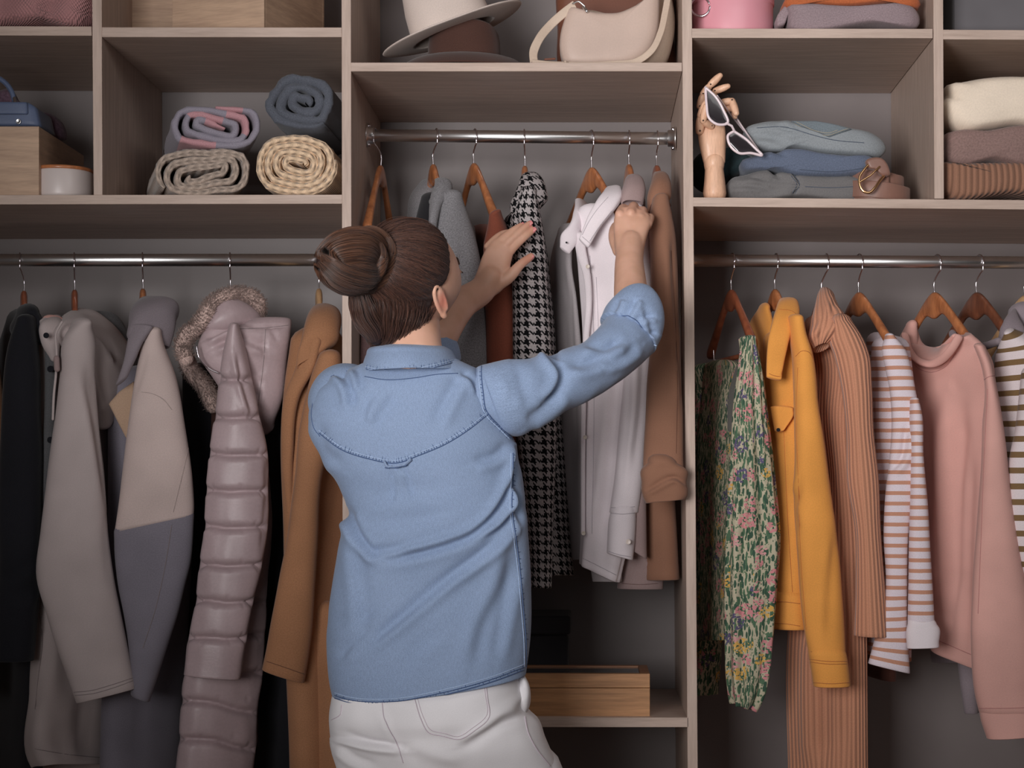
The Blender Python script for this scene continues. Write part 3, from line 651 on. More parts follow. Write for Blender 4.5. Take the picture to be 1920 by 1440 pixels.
def fuzz(name, path, r, mat, parent, nh=1500, ln=.0065, sd=1):
    P = cat(np.array(ppath(path)), 60); V, Fc, uv = tube_geo(P, r, n=24, m=50); V = V+.0022*wave(V, (160, 160, 160), sd)[:, None]*unit(V-V.mean(0))
    o = link(name, V, Fc, mat, parent, uv)
    rs = np.random.RandomState(sd); idx = rs.randint(0, len(P), nh); d = unit(rs.normal(size=(nh, 3))+np.array([0, -.4, .1]))
    T = unit(np.gradient(P, axis=0))[idx]; d = unit(d-T*(d*T).sum(1, keepdims=True)); b = P[idx]+d*r*.92; e = b+d*ln+T*ln*.6+rs.normal(size=(nh, 3))*.002
    paths = np.stack([b, (b+e)/2+d*.002, e], 1); V, Fc, uv = strands_geo(paths, .0005); o2 = link('fur_hairs', V, Fc, mat, o, uv); o2['kind'] = 'stuff'; return o
fuzz('fur_trim', fur, .0165, M_fur, g, 3600)
fuzz('fur_trim', [(349, 672, 4.04), (362, 700, 4.08), (382, 720, 4.12), (400, 760, 4.16)], .018, M_fur, g, 800, sd=2)
tube('zip', cat(np.array(ppath([(368, 650, 3.95), (374, 672, 3.95), (390, 690, 3.96), (410, 700, 3.965)])), 20), .0016, M_steel, g, n=6)
# 5 camel coat
g = garment('camel_coat', 600, 'camel brown wool coat hanging beside the middle upright', 'coat')
loft('body', R([(640, 556, 632), (700, 545, 640), (800, 534, 650), (1000, 538, 650), (1200, 540, 650), (1440, 548, 655), (1600, 548, 655)], 3.99, 4.12, .04), M_camel, g, fold=vf(2, .006, 8), crease=[([(640, 900), (610, 990), (590, 1050)], .004, 3), ([(588, 1190), (620, 1180), (650, 1184)], .003, 3)])
loft('sleeve', R([(670, 596, 640), (700, 585, 642), (800, 563, 628), (900, 553, 602), (1000, 540, 596), (1100, 521, 590), (1200, 502, 583), (1254, 491, 1279, 571)], 3.955, 3.96, .034), M_camel, g, wr=.0015)
loft('lapel', [(570, 640, 3.98, 600, 640, 3.95, .012), (556, 690, 3.97, 588, 690, 3.95, .012), (536, 740, 3.975, 562, 740, 3.96, .012), (530, 850, 3.985, 548, 850, 3.97, .010), (540, 960, 4.0, 548, 960, 3.99, .008)], M_camel, g, bot='round')
loft('collar', [(590, 582, 4.10, 630, 580, 4.06, .016), (578, 596, 4.04, 640, 592, 4.04, .03), (568, 620, 3.98, 638, 620, 4.0, .034), (562, 650, 3.96, 632, 640, 3.98, .025), (558, 668, 3.955, 618, 648, 3.965, .012), (557, 690, 3.95, 588, 672, 3.95, .008)], M_camel, g, bot='open', wr=.0015)
loft('skirt_panel', R([(1150, 560, 650), (1440, 548, 650), (1650, 545, 650)], 4.06, 4.0, .03), M_camel, g, fold=vf(2, .008, 2))
# near-black shape added as the shade between puffer and camel coat
g = garment('shade_filler', 525, 'near-black shape standing in for the shade between puffer and camel coat', 'coat')
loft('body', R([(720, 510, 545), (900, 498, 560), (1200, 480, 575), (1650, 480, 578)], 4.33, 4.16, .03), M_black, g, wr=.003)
g = garment('shade_filler_left', 385, 'dark shape standing in for the shade between cream coat and puffer coat', 'coat')  # black body added where only shade lies beside the cream coat
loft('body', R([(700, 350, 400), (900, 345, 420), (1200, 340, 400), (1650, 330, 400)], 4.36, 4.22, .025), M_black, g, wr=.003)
g = garment('brown_coat', -20, 'brown coat sliver at the left edge of the picture', 'coat')
loft('sleeve', R([(600, -52, -20), (700, -60, 2), (850, -66, 8), (1100, -70, 4), (1300, -70, -10)], 4.03, 4.05, .04), M_camel, g, wr=.002)

# middle rail ------------------------------------------------
g = garment('mauve_knit_top', 690, 'mauve knitted top behind the hair at the left of the middle rail', 'top', 500)
loft('body', R([(440, 684, 710), (520, 680, 740), (700, 680, 760), (1000, 684, 760), (1150, 686, 755)], 4.03, 4.2, .02), M_mauve, g, wr=.004)
g = garment('grey_melange_coat', 850, 'grey melange wool coat directly behind the head', 'coat', 450)
loft('body', R([(430, 790, 880), (520, 770, 895), (700, 775, 900), (1000, 775, 905), (1250, 775, 905)], 4.3, 4.1, .04), M_melg, g, wr=.003)
loft('sleeve', R([(372, 822, 848), (400, 816, 868), (430, 812, 882), (480, 812, 896), (550, 815, 904), (620, 822, 912), (700, 830, 914), (850, 830, 914), (1000, 830, 910), (1120, 832, 905)], 3.99, 4.03, .04), M_melg, g, wr=.002, crease=[([(860, 470), (852, 540), (846, 620)], .006, 7, 'f'), ([(880, 500), (870, 520), (848, 530)], .003, 4)])
loft('collar', [(818, 343, 4.08, 834, 341, 4.05, .012), (812, 356, 4.0, 844, 352, 4.04, .02), (808, 380, 3.975, 843, 366, 4.02, .018), (804, 410, 3.965, 826, 392, 3.98, .014), (802, 450, 3.96, 818, 430, 3.97, .01), (804, 480, 3.96, 814, 475, 3.965, .008)], M_melg, g, bot='round', wr=.001)
loft('far_collar', [(790, 350, 4.3, 812, 346, 4.22, .015), (776, 372, 4.3, 806, 370, 4.2, .02), (770, 410, 4.3, 806, 410, 4.2, .02), (768, 450, 4.3, 806, 450, 4.2, .02)], M_melg, g, bot='round')
loft('lining', R([(372, 792, 820), (420, 780, 818), (470, 780, 815)], 4.2, 4.12, .01), M_black, g)
g = garment('rust_blouse', 935, 'rust brown jersey top between grey coat and houndstooth coat', 'top', 450)
loft('sleeve', [(920, 402, 3.985, 936, 398, 3.97, .014), (914, 425, 4.0, 944, 415, 3.99, .022), (911, 450, 4.02, 952, 440, 4.0, .03), (911, 500, 4.02, 958, 500, 4.0, .03), (913, 600, 4.02, 966, 600, 4.0, .03), (914, 700, 4.02, 968, 700, 4.0, .03), (916, 1050, 4.02, 970, 1050, 4.0, .03)], M_rust, g, wr=.002)
loft('body', R([(440, 885, 930), (520, 878, 950), (800, 880, 955), (1050, 880, 955)], 4.34, 4.1, .025), M_rust, g, wr=.003)
g = garment('houndstooth_coat', 1000, 'black and white houndstooth coat under the left hand', 'coat', 450)
loft('body', R([(420, 955, 1005), (500, 952, 1022), (700, 958, 1040), (900, 970, 1056), (1000, 975, 1062), (1078, 980, 1070)], 4.05, 4.14, .035), M_hound, g, wr=.003, m=120)
loft('sleeve', R([(360, 972, 1003), (400, 961, 1012), (440, 957, 1018), (500, 960, 1023), (560, 963, 1027), (640, 963, 1032), (700, 964, 1036), (800, 970, 1043), (900, 980, 1040), (1000, 988, 1036), (1099, 991, 1102, 1033)], 3.975, 3.985, .038), M_hound, g, wr=.002, m=160, crease=[([(968, 400), (962, 450), (958, 520)], .012, 6)])
loft('collar', [(980, 335, 4.06, 1000, 334, 4.04, .012), (973, 345, 4.0, 1012, 342, 4.03, .025), (968, 365, 3.97, 1016, 365, 4.02, .034), (966, 385, 3.96, 1015, 384, 4.02, .036), (965, 398, 3.96, 1008, 396, 4.0, .03)], M_hound, g, bot='open', wr=.0015)
# white shirt
g = garment('white_shirt', 1120, 'white button-up shirt held by the right hand', 'shirt', 450)
loft('front_panel', R([(400, 1085, 1150), (440, 1078, 1175), (500, 1083, 1190), (600, 1090, 1195), (750, 1092, 1195), (900, 1090, 1190), (1000, 1088, 1180), (1056, 1086, 1092, 1160)], 4.03, 4.0, .022), M_white, g, fold=vf(5, .004, 3, .3), n=64, m=110, wr=.002, wk=(30, 30, 5),
     crease=[([(1113, 480), (1112, 600), (1108, 760), (1104, 1000)], .005, 4, 'f'), ([(1150, 640), (1140, 800), (1120, 1020)], .009, 11, 'f'), ([(1135, 620), (1128, 760), (1108, 960)], .004, 5), ([(1170, 480), (1160, 560), (1150, 700)], .006, 9, 'f')])
loft('sleeve', R([(392, 1176, 1206), (425, 1170, 1221), (470, 1172, 1226), (560, 1176, 1225), (650, 1172, 1222), (750, 1166, 1217), (830, 1158, 1210), (900, 1152, 1204), (960, 1142, 1196)], 3.985, 3.99, .028), M_white, g, wr=.0016, crease=[([(1200, 640), (1195, 760), (1180, 880)], .006, 8, 'f'), ([(1180, 700), (1178, 800), (1165, 900)], .004, 6)])
loft('cuff', R([(955, 1146, 1192), (970, 1142, 1192), (1010, 1139, 1190), (1036, 1138, 1050, 1186)], 3.982, 3.987, .03), M_white, g, wr=.001)
button(at(1178, 1016, 3.945), .0055, plain('shell_button', (205, 190, 180), .2), g)
loft('far_front', R([(432, 1052, 1078), (480, 1038, 1070), (560, 1030, 1080), (700, 1036, 1092), (900, 1052, 1095), (1048, 1071, 1096)], 4.22, 4.06, .014), M_whitesh, g, fold=vf(4, .003, 9), n=48, crease=[([(1050, 560), (1058, 700), (1068, 1000)], .005, 5, 'f'), ([(1068, 500), (1076, 700), (1080, 900)], .003, 3)])
loft('button_placket', [(1078, 445, 4.0, 1094, 440, 3.985, .006), (1080, 470, 3.995, 1099, 470, 3.985, .006), (1094, 520, 3.99, 1108, 520, 3.985, .006), (1098, 560, 3.99, 1110, 556, 3.985, .006), (1093, 640, 3.99, 1104, 640, 3.985, .005), (1090, 780, 3.99, 1098, 780, 3.985, .005), (1090, 1000, 3.99, 1096, 1000, 3.985, .005)], M_white, g, bot='round')
for yy in (500, 668, 820, 1000): button(at(1102-(yy-500)*.016, yy, 3.972), .0045, plain('button_beige', (190, 178, 165), .3), g)
loft('collar', [(1140, 357, 4.08, 1160, 354, 4.05, .010), (1128, 368, 4.0, 1166, 360, 4.03, .016), (1115, 385, 3.972, 1166, 372, 3.99, .014), (1103, 405, 3.96, 1150, 396, 3.965, .010), (1093, 430, 3.955, 1126, 426, 3.955, .008), (1086, 447, 3.955, 1104, 464, 3.953, .006)], M_white, g, bot='round', cap=.2, e=3)
loft('collar_stand', [(1081, 372, 4.1, 1098, 385, 4.18, .008), (1078, 395, 4.02, 1100, 410, 4.08, .010), (1070, 420, 3.99, 1088, 430, 4.02, .010), (1052, 440, 3.985, 1084, 452, 3.995, .010), (1050, 462, 3.985, 1068, 476, 3.99, .006)], M_white, g, bot='round', cap=.2)
button(at(1062, 455, 3.972), .002, M_black, g, name='buttonhole')
loft('hem', R([(1000, 1116, 1165), (1056, 1113, 1160), (1090, 1118, 1160)], 4.02, 4.06, .03), M_whitesh, g, wr=.002)
g = garment('taupe_shirt', 1190, 'taupe shirt between the white shirt and tan trench coat', 'shirt', 400)
loft('body', R([(380, 1166, 1204), (500, 1160, 1214), (800, 1165, 1232), (960, 1165, 1236), (1060, 1160, 1243), (1103, 1158, 1241)], 4.06, 4.09, .03), M_taupe, g, wr=.002, crease=[([(1215, 960), (1212, 1030), (1228, 1075)], .006, 6, 'f')])
loft('sleeve', R([(500, 1188, 1216), (800, 1186, 1214), (950, 1182, 1212), (1030, 1184, 1048, 1213)], 4.0, 4.0, .02), M_taupe, g)
loft('collar', [(1176, 336, 4.08, 1194, 334, 4.06, .010), (1168, 350, 4.0, 1206, 345, 4.03, .02), (1165, 368, 3.985, 1209, 366, 4.01, .022), (1165, 380, 3.98, 1206, 384, 3.995, .014)], M_taupe, g, bot='open')
g = garment('tan_trench_coat', 1245, 'tan coat with rolled cuff beside the right-hand upright', 'coat', 450)
loft('body', R([(400, 1218, 1252), (600, 1208, 1258), (850, 1206, 1262), (1000, 1208, 1268), (1086, 1210, 1273)], 4.07, 4.05, .03), M_tan, g, wr=.002)
loft('sleeve', R([(378, 1222, 1252), (410, 1218, 1259), (450, 1219, 1266), (520, 1221, 1271), (620, 1222, 1276), (720, 1214, 1280), (820, 1208, 1282), (885, 1205, 1283)], (3.96, 3.868), (3.965, 3.868), (.034, .026)), M_tan, g, wr=.002, crease=[([(1256, 440), (1258, 520), (1266, 640)], .006, 7, 'f'), ([(1262, 630), (1270, 680), (1276, 760)], .006, 6, 'f')])
loft('rolled_cuff', R([(868, 1214, 1270), (876, 1205, 1284), (905, 1203, 1288), (930, 1206, 1288), (942, 1212, 936, 1284)], 3.862, 3.862, .032), M_tan, g, wr=.003, wk=(50, 50, 30), bot='open', crease=[([(1212, 925), (1245, 905), (1262, 898), (1285, 912)], .006, 4, 'f')])
loft('collar', [(1226, 330, 4.08, 1244, 329, 4.06, .010), (1220, 345, 4.0, 1253, 340, 4.03, .022), (1216, 365, 3.97, 1256, 362, 4.0, .024), (1214, 392, 3.965, 1254, 378, 3.985, .018), (1213, 405, 3.965, 1226, 396, 3.97, .008)], M_tan, g, bot='open')
seam([(1217, 402), (1222, 384), (1236, 373), (1252, 376), (1257, 386)], 3.952, .0016, M_brownd, g)

# right rail ------------------------------------------------
g = garment('floral_dress', 1400, 'floral print blouse in green, pink and yellow beside the upright', 'dress', 650)
loft('sleeve', R([(634, 1394, 1407), (660, 1391, 1417), (700, 1386, 1427), (760, 1379, 1434), (850, 1375, 1444), (950, 1370, 1454), (1000, 1368, 1458), (1100, 1365, 1453), (1200, 1366, 1446), (1270, 1368, 1437), (1310, 1373, 1424), (1318, 1375, 1330, 1412)], 3.965, 3.97, .034), M_flor, g, m=110, n=72, fold=lambda u, v: .006*np.clip(v*2, 0, 1)*np.sin(2*np.pi*7*u+2*v)+.003*np.sin(2*np.pi*11*u), crease=[([(1405, 980), (1408, 1150), (1404, 1290)], .012, 10)])
loft('far_sleeve', R([(690, 1318, 1330), (760, 1308, 1345), (900, 1303, 1350), (1100, 1303, 1352), (1250, 1304, 1348), (1302, 1308, 1338)], 4.33, 4.3, .03), M_flor, g, n=60, fold=vf(5, .004, 4))
loft('body', R([(688, 1322, 1392), (740, 1318, 1386), (800, 1310, 1384), (950, 1306, 1378), (1100, 1305, 1372), (1200, 1305, 1366)], 4.3, 4.04, .014), M_flor, g, n=60, fold=vf(6, .004, 14))
loft('neckline_lining', [(1332, 690, 4.27, 1390, 690, 4.03, .006), (1336, 740, 4.24, 1385, 740, 4.02, .006), (1345, 810, 4.2, 1380, 800, 4.015, .004)], M_florin, g, bot='round')
g = garment('yellow_jacket', 1490, 'bright yellow denim jacket with pointed collar', 'jacket', 650)
loft('body', R([(640, 1440, 1500), (720, 1439, 1500), (850, 1446, 1505), (1000, 1450, 1506), (1120, 1450, 1504), (1171, 1448, 1180, 1504)], 4.12, 4.0, .03), M_yel, g, fold=vf(2, .005, 5), crease=[([(1444, 765), (1470, 766), (1488, 775)], .003, 2), ([(1446, 1120), (1475, 1122), (1500, 1126)], .002, 2), ([(1468, 780), (1474, 1000), (1482, 1120)], .003, 3)])
loft('sleeve', R([(598, 1478, 1503), (625, 1480, 1508), (660, 1486, 1520), (700, 1488, 1528), (760, 1490, 1534), (850, 1491, 1548), (950, 1490, 1562), (1050, 1497, 1575), (1150, 1504, 1581), (1232, 1517, 1586)], 3.96, 3.965, .036), M_yel, g, wr=.002, crease=[([(1496, 905), (1478, 960), (1490, 1000)], .007, 7, 'f'), ([(1488, 665), (1500, 655), (1512, 652)], .003, 2.5), ([(1560, 1000), (1550, 1100), (1545, 1200)], .004, 8, 'f')])
loft('cuff', R([(1228, 1516, 1587), (1240, 1518, 1589), (1286, 1525, 1285, 1594)], 3.958, 3.96, .038), M_yel, g)
loft('waistband', R([(1122, 1449, 1503), (1174, 1449, 1181, 1504)], 4.115, 3.995, .034), M_yel, g, m=14)
loft('collar', [(1462, 568, 4.08, 1490, 565, 4.06, .012), (1453, 585, 4.0, 1496, 575, 4.03, .02), (1446, 610, 3.965, 1497, 598, 3.99, .018), (1440, 640, 3.955, 1482, 630, 3.955, .012), (1437, 680, 3.95, 1471, 680, 3.95, .009), (1437, 706, 3.95, 1465, 712, 3.95, .007)], M_yel, g, bot='round', cap=.2, e=3, crease=[([(1441, 698), (1462, 705), (1474, 670), (1492, 610)], .0015, 1.6)])
loft('far_collar', [(1426, 580, 4.22, 1440, 578, 4.14, .010), (1412, 600, 4.24, 1446, 596, 4.12, .012), (1410, 640, 4.22, 1446, 640, 4.08, .012), (1424, 690, 4.15, 1444, 690, 4.06, .01)], M_yel, g, bot='round')
loft('pocket_flap', [(1444, 764, 4.02, 1487, 766, 3.985, .006), (1448, 785, 4.02, 1487, 780, 3.985, .006), (1452, 806, 4.02, 1470, 806, 3.99, .004)], M_yel, g, bot='round', cap=.3); button(at(1459, 806, 3.995), .004, M_black, g)
g = garment('ribbed_turtleneck_dress', 1580, 'tan ribbed knit turtleneck dress, longest on the right rail', 'dress', 650)
loft('body', R([(612, 1515, 1590), (680, 1518, 1610), (780, 1526, 1604), (900, 1550, 1610), (1000, 1520, 1618), (1100, 1490, 1622), (1200, 1479, 1624), (1480, 1480, 1626), (1640, 1478, 1628)], 4.14, 4.03, .035), M_rib, g, n=64, m=110, fold=vf(2, .008, 7, .3), crease=[([(1535, 1180), (1530, 1300), (1532, 1440)], .012, 14, 'f'), ([(1585, 1100), (1582, 1250), (1580, 1440)], .01, 10)])
loft('sleeve', R([(600, 1560, 1596), (630, 1552, 1616), (665, 1562, 1630), (720, 1575, 1635), (800, 1585, 1638), (900, 1587, 1648), (1000, 1603, 1652), (1100, 1603, 1659), (1190, 1600, 1194, 1666)], 3.99, 3.975, .032), M_rib, g, n=64, m=90, wr=.001, e=2)
loft('turtleneck', [(1540, 553, 4.10, 1562, 549, 4.07, .018), (1534, 566, 4.06, 1566, 560, 4.04, .022), (1526, 590, 4.03, 1575, 580, 4.02, .03), (1518, 620, 4.0, 1588, 606, 3.995, .034), (1516, 646, 3.99, 1574, 634, 3.985, .034), (1524, 657, 3.985, 1556, 646, 3.985, .02)], M_rib, g, bot='open', n=60, wr=.0015, crease=[([(1560, 565), (1550, 600), (1525, 640)], .004, 5, 'f')])
g = garment('tan_striped_top', 1680, 'white top with thin tan stripes and rolled cuff', 'top', 650)
loft('body', R([(650, 1640, 1700), (720, 1634, 1710), (800, 1636, 1712), (900, 1642, 1708), (1000, 1650, 1706), (1100, 1655, 1703), (1180, 1640, 1700), (1225, 1634, 1240, 1700)], 4.12, 4.03, .026), M_stt, g, n=64, fold=vf(2, .006, 3, .3), crease=[([(1655, 720), (1660, 800), (1655, 930)], .01, 8, 'f'), ([(1670, 900), (1700, 870), (1706, 830)], .008, 7, 'f')])
loft('shoulder', R([(630, 1660, 1676), (650, 1654, 1694), (690, 1660, 1708), (730, 1668, 1716), (790, 1672, 1726), (860, 1668, 1726), (930, 1660, 1714), (1000, 1657, 1704), (1100, 1660, 1701), (1190, 1642, 1702), (1243, 1628, 1262, 1706)], 3.985, 3.985, .024), M_stt, g, n=64, m=110, crease=[([(1672, 885), (1690, 868), (1705, 800)], .008, 6, 'f')])
loft('sleeve', R([(750, 1706, 1722), (775, 1705, 1728), (850, 1707, 1731), (950, 1706, 1740), (1050, 1704, 1746), (1120, 1703, 1750), (1176, 1702, 1753)], 3.962, 3.962, .024), M_stt, g, n=56, wr=.001)
loft('rolled_cuff', R([(1170, 1702, 1756), (1176, 1700, 1760), (1205, 1700, 1760), (1215, 1701, 1213, 1760)], 3.958, 3.958, .020), M_white, g, wr=.0015, wk=(60, 60, 40))
loft('far_shoulder', R([(640, 1636, 1650), (700, 1633, 1656), (900, 1640, 1660), (1100, 1650, 1668)], 4.3, 4.16, .02), M_stt, g)
g = garment('pink_sweatshirt', 1800, 'dusty pink round-neck sweatshirt', 'top', 650)
loft('body', [(1700, 628, 4.19, 1818, 628, 4.0, .024), (1700, 645, 4.19, 1838, 645, 4.0, .026), (1702, 668, 4.19, 1855, 672, 3.995, .03), (1704, 720, 4.19, 1862, 730, 3.995, .03), (1722, 800, 4.18, 1866, 800, 3.99, .03), (1735, 1000, 4.17, 1866, 1000, 3.99, .03), (1743, 1120, 4.16, 1864, 1130, 3.99, .03), (1748, 1212, 4.15, 1862, 1262, 3.99, .03)], M_pink, g, n=96, m=110, dip=(1746, 44, 52, .16), top='flat', fold=vf(2, .006, 6, .4), crease=[([(1786, 740), (1782, 900), (1778, 1150)], .016, 15, 'f'), ([(1815, 850), (1808, 1000), (1805, 1200)], .006, 8, 'f')])
loft('sleeve', R([(650, 1826, 1848), (680, 1838, 1860), (720, 1846, 1868), (800, 1842, 1881), (900, 1838, 1892), (1000, 1830, 1906), (1100, 1823, 1924), (1200, 1821, 1938), (1300, 1828, 1944), (1334, 1836, 1946)], 3.955, 3.95, .036), M_pink, g, wr=.0015)
loft('cuff', R([(1330, 1836, 1946), (1345, 1838, 1944), (1384, 1850, 1378, 1940)], 3.955, 3.95, .034), M_pink, g)
neck = [(1697, 628, 4.17), (1704, 655, 4.13), (1722, 676, 4.085), (1745, 682, 4.05), (1768, 672, 4.02), (1786, 652, 4.0), (1798, 632, 3.995)]
tube('neckband', cat(np.array(ppath(neck)), 40), .0095, M_pink, g, n=16, flat=.6, flatdir=(.3, -1, .2))
tube('neckband_back', cat(np.array(ppath([(1712, 614, 4.25), (1722, 642, 4.22), (1745, 655, 4.16), (1770, 650, 4.1), (1792, 630, 4.05)])), 40), .009, M_pink, g, n=16, flat=.6, flatdir=(.3, -1, .2))
loft('far_shoulder', [(1704, 612, 4.26, 1714, 610, 4.22, .012), (1694, 640, 4.3, 1712, 640, 4.2, .02), (1688, 700, 4.32, 1720, 700, 4.2, .025), (1700, 850, 4.32, 1730, 850, 4.2, .025), (1715, 1150, 4.32, 1745, 1150, 4.2, .025)], M_pink, g)
g = garment('olive_striped_top', 1900, 'white top with olive stripes next to the pink sweatshirt', 'top', 650)
loft('body', [(1884, 624, 4.03, 1900, 620, 4.02, .02), (1874, 650, 4.06, 1940, 640, 4.0, .03), (1866, 700, 4.07, 1968, 690, 3.99, .035), (1868, 800, 4.07, 1975, 800, 3.99, .035), (1880, 1000, 4.06, 1985, 1000, 3.99, .035), (1890, 1180, 4.05, 1990, 1180, 3.99, .035)], M_sto, g, n=64)
loft('sleeve', R([(700, 1915, 1960), (800, 1905, 1975), (860, 1893, 1985), (950, 1888, 1995), (1020, 1900, 2005), (1150, 1935, 2025), (1300, 1955, 2050)], 3.955, 3.95, .036), M_sto, g, n=56, wr=.002)
g = garment('mauve_grey_shirt', 1920, 'mauve-grey shirt behind the olive-striped top at the right edge', 'shirt', 650)
loft('body', [(1900, 590, 4.16, 1935, 580, 4.1, .03), (1880, 620, 4.18, 1975, 610, 4.08, .04), (1872, 690, 4.2, 2010, 680, 4.05, .04), (1890, 900, 4.2, 2030, 900, 4.04, .04), (1895, 1150, 4.2, 2040, 1150, 4.04, .04)], M_greyj, g, wr=.003)
loft('collar', [(1894, 588, 4.12, 1906, 580, 4.14, .012), (1880, 605, 4.08, 1908, 600, 4.1, .02), (1874, 625, 4.06, 1925, 630, 4.06, .02), (1880, 640, 4.05, 1930, 660, 4.04, .012)], M_greyj, g, bot='round')
tube('neckband', cat(np.array(ppath([(1786, 625, 4.26), (1792, 642, 4.22), (1820, 652, 4.16), (1850, 648, 4.1), (1872, 640, 4.06)])), 30), .0085, M_greyj, g, n=14)
g = garment('grey_jersey_top', 1800, 'grey top hem hanging behind the pink sweatshirt', 'top', 1200)
loft('body', R([(700, 1735, 1790), (900, 1740, 1800), (1215, 1745, 1815), (1240, 1748, 1818)], 4.36, 4.25, .02), M_greyj, g, wr=.003)
loft('sleeve', R([(900, 1785, 1810), (1200, 1793, 1828), (1300, 1802, 1834), (1336, 1808, 1836)], 4.23, 4.22, .02), M_greyj, g, wr=.002)
g = garment('dark_brown_top', 1655, 'dark brown top whose hem shows below the tan-striped top', 'top', 1200)
loft('body', R([(700, 1640, 1665), (1000, 1640, 1668), (1262, 1628, 1278, 1676)], 4.34, 4.22, .02), M_brownd, g, wr=.002)
# ---------------------------------------------------------------- things on the shelves
def hbox(name, cx0, cx1, ytop, ybot, Y0_, Y1_, mat, label, rot=0, cat_='box', wall=.009, lid=False, parent=None):
    """open box of boards; front spans cx0..cx1 at depth Y0_"""
    a = at(cx0, ybot, Y0_); b = at(cx1, ytop, Y0_)
    t = thing(name, (a+b)/2*np.array([1, 1, 0])+np.array([0, 0, a[2]]), label, cat_)
    pv = (a[0], Y0_, 0) if rot > 0 else (b[0], Y0_, 0)
    pv = (b[0], Y0_, 0)
    x0, x1, z0, z1 = a[0], b[0], a[2], b[2]
    kw = dict(rot=rot, pivot=pv, bev=.0008)
    boxmesh('front_board', x0, x1, Y0_, Y0_+wall, z0, z1, mat, t, **kw); boxmesh('back_board', x0, x1, Y1_-wall, Y1_, z0, z1, mat, t, **kw)
    boxmesh('side_board', x0, x0+wall, Y0_+wall, Y1_-wall, z0, z1, mat, t, **kw); boxmesh('side_board', x1-wall, x1, Y0_+wall, Y1_-wall, z0, z1, mat, t, **kw)
    boxmesh('bottom_board', x0+wall, x1-wall, Y0_+wall, Y1_-wall, z0, z0+wall, mat, t, **kw)
    if lid: boxmesh('lid', x0+wall, x1-wall, Y0_+wall, Y1_-wall, z1-wall-.001, z1-.0005, mat, t, **kw)
    return t
hbox('wooden_box', -150, 73, 237, 364.5, 3.93, 4.28, M_box, 'pale wooden box under the blue handbag on the left shelf', lid=True)
hbox('wooden_box', 297, 495, -110, 49.8, 3.93, 4.2, M_box, 'large pale wooden box on the top left shelf, cut by the picture edge', rot=-.34)
hbox('wooden_box', 246, 330, -100, 48.5, 4.16, 4.38, M_box, 'second wooden box half hidden behind the large one on the top left shelf')
# round jar
p = at(118, 364.5, 4.0); t = thing('round_jar', p, 'white round ceramic jar with flat wooden lid on the left shelf', 'jar'); M = Matrix.Translation(Vector(p))
M_cer = plain('white_ceramic', (188, 176, 172), .35, k=1.4)
lathe('jar_body', [(.0005, 0), (.056, 0), (.0615, .004), (.0625, .01), (.0625, .046), (.061, .048), (.0005, .047)], M_cer, t, M=M)
lathe('jar_lid', [(.0005, .048), (.0628, .048), (.0634, .050), (.0632, .0525), (.061, .0535), (.0005, .0535)], M_h1, t, M=M)
# blue handbag
M_blue = fabric('blue_leather', (74, 88, 118), .03, 300, .1, rough=.5, spec=.5)
t = thing('blue_handbag', at(0, 236.5, 4.03), 'small blue leather handbag with snap and handle on the wooden box', 'bag')
slab('bag_body', [(-120, 196), (52, 191), (66, 200), (74, 236), (-120, 237)], 3.985, 4.11, M_blue, t, rnd=.006, polygon=True)
slab('flap', [(-120, 189), (50, 191), (52, 214), (-120, 215)], 3.978, 3.99, M_blue, t, rnd=.003, polygon=True)
tube('handle', cat(np.array(ppath([(-60, 190, 4.03), (-50, 155, 4.03), (-20, 142, 4.03), (6, 152, 4.03), (22, 172, 4.03), (27, 190, 4.03)])), 40), .0055, M_blue, t, n=12, flat=1)
button(at(35, 228, 3.982), .0055, M_chrome, t, name='snap'); tube('handle_ring', ppath([(27, 184, 4.02), (28, 194, 4.01)]), .0035, M_chrome, t)
t = thing('purple_scarf', at(60, 240, 4.15), 'purple patterned scarf bunched behind the blue handbag', 'scarf'); M_purp = fabric('purple_scarf_cloth', (96, 72, 88), .2, 160, .4)
slab('cloth', [(-40, 250), (-30, 200), (-12, 168), (10, 160), (24, 180), (60, 204), (92, 212), (112, 232), (116, 252), (60, 250)], 4.125, 4.2, M_purp, t, rnd=.03, wr=.004, wk=(60, 60, 60))
# pink cable sweater
def cable():
    t = NT('pink_cable_knit'); tc = t.add('ShaderNodeTexCoord'); sp = t.add('ShaderNodeSeparateXYZ'); t.ln(tc.outputs['UV'], sp.inputs[0])
    a = t.math('SINE', t.math('MULTIPLY', sp.outputs[0], 900)); b = t.math('SINE', t.math('MULTIPLY', sp.outputs[1], 760))
    o = t.math('MULTIPLY', a, b)
    tw = t.math('SINE', t.math('ADD', t.math('MULTIPLY', sp.outputs[0], 75), t.math('SINE', t.math('MULTIPLY', sp.outputs[1], 60)))); h = t.math('ADD', o, t.math('MULTIPLY', tw, 2.5))
    t.bump(h, .8, .002); return t.fin(t.mul(lin((172, 118, 118)), t.ramp(h, .86, 1.05, -2, 2)), .95, sheen=.2)
t = thing('pink_cable_sweater', at(60, 49, 4.0), 'pink cable-knit sweater on the top left shelf', 'sweater')
slab('folded_knit', [(-110, 47.5), (-115, 0), (-100, -40), (60, -48), (150, -40), (171, -5), (170, 30), (163, 46.5), (60, 48)], 3.92, 4.25, cable(), t, rnd=.04, wr=.002, crease=[([(62, -10), (75, 15), (95, 45)], .006, 7, 'f'), ([(100, 0), (85, 20), (75, 47)], .006, 6, 'f'), ([(130, 20), (150, 30), (168, 34)], .004, 5, 'f')])
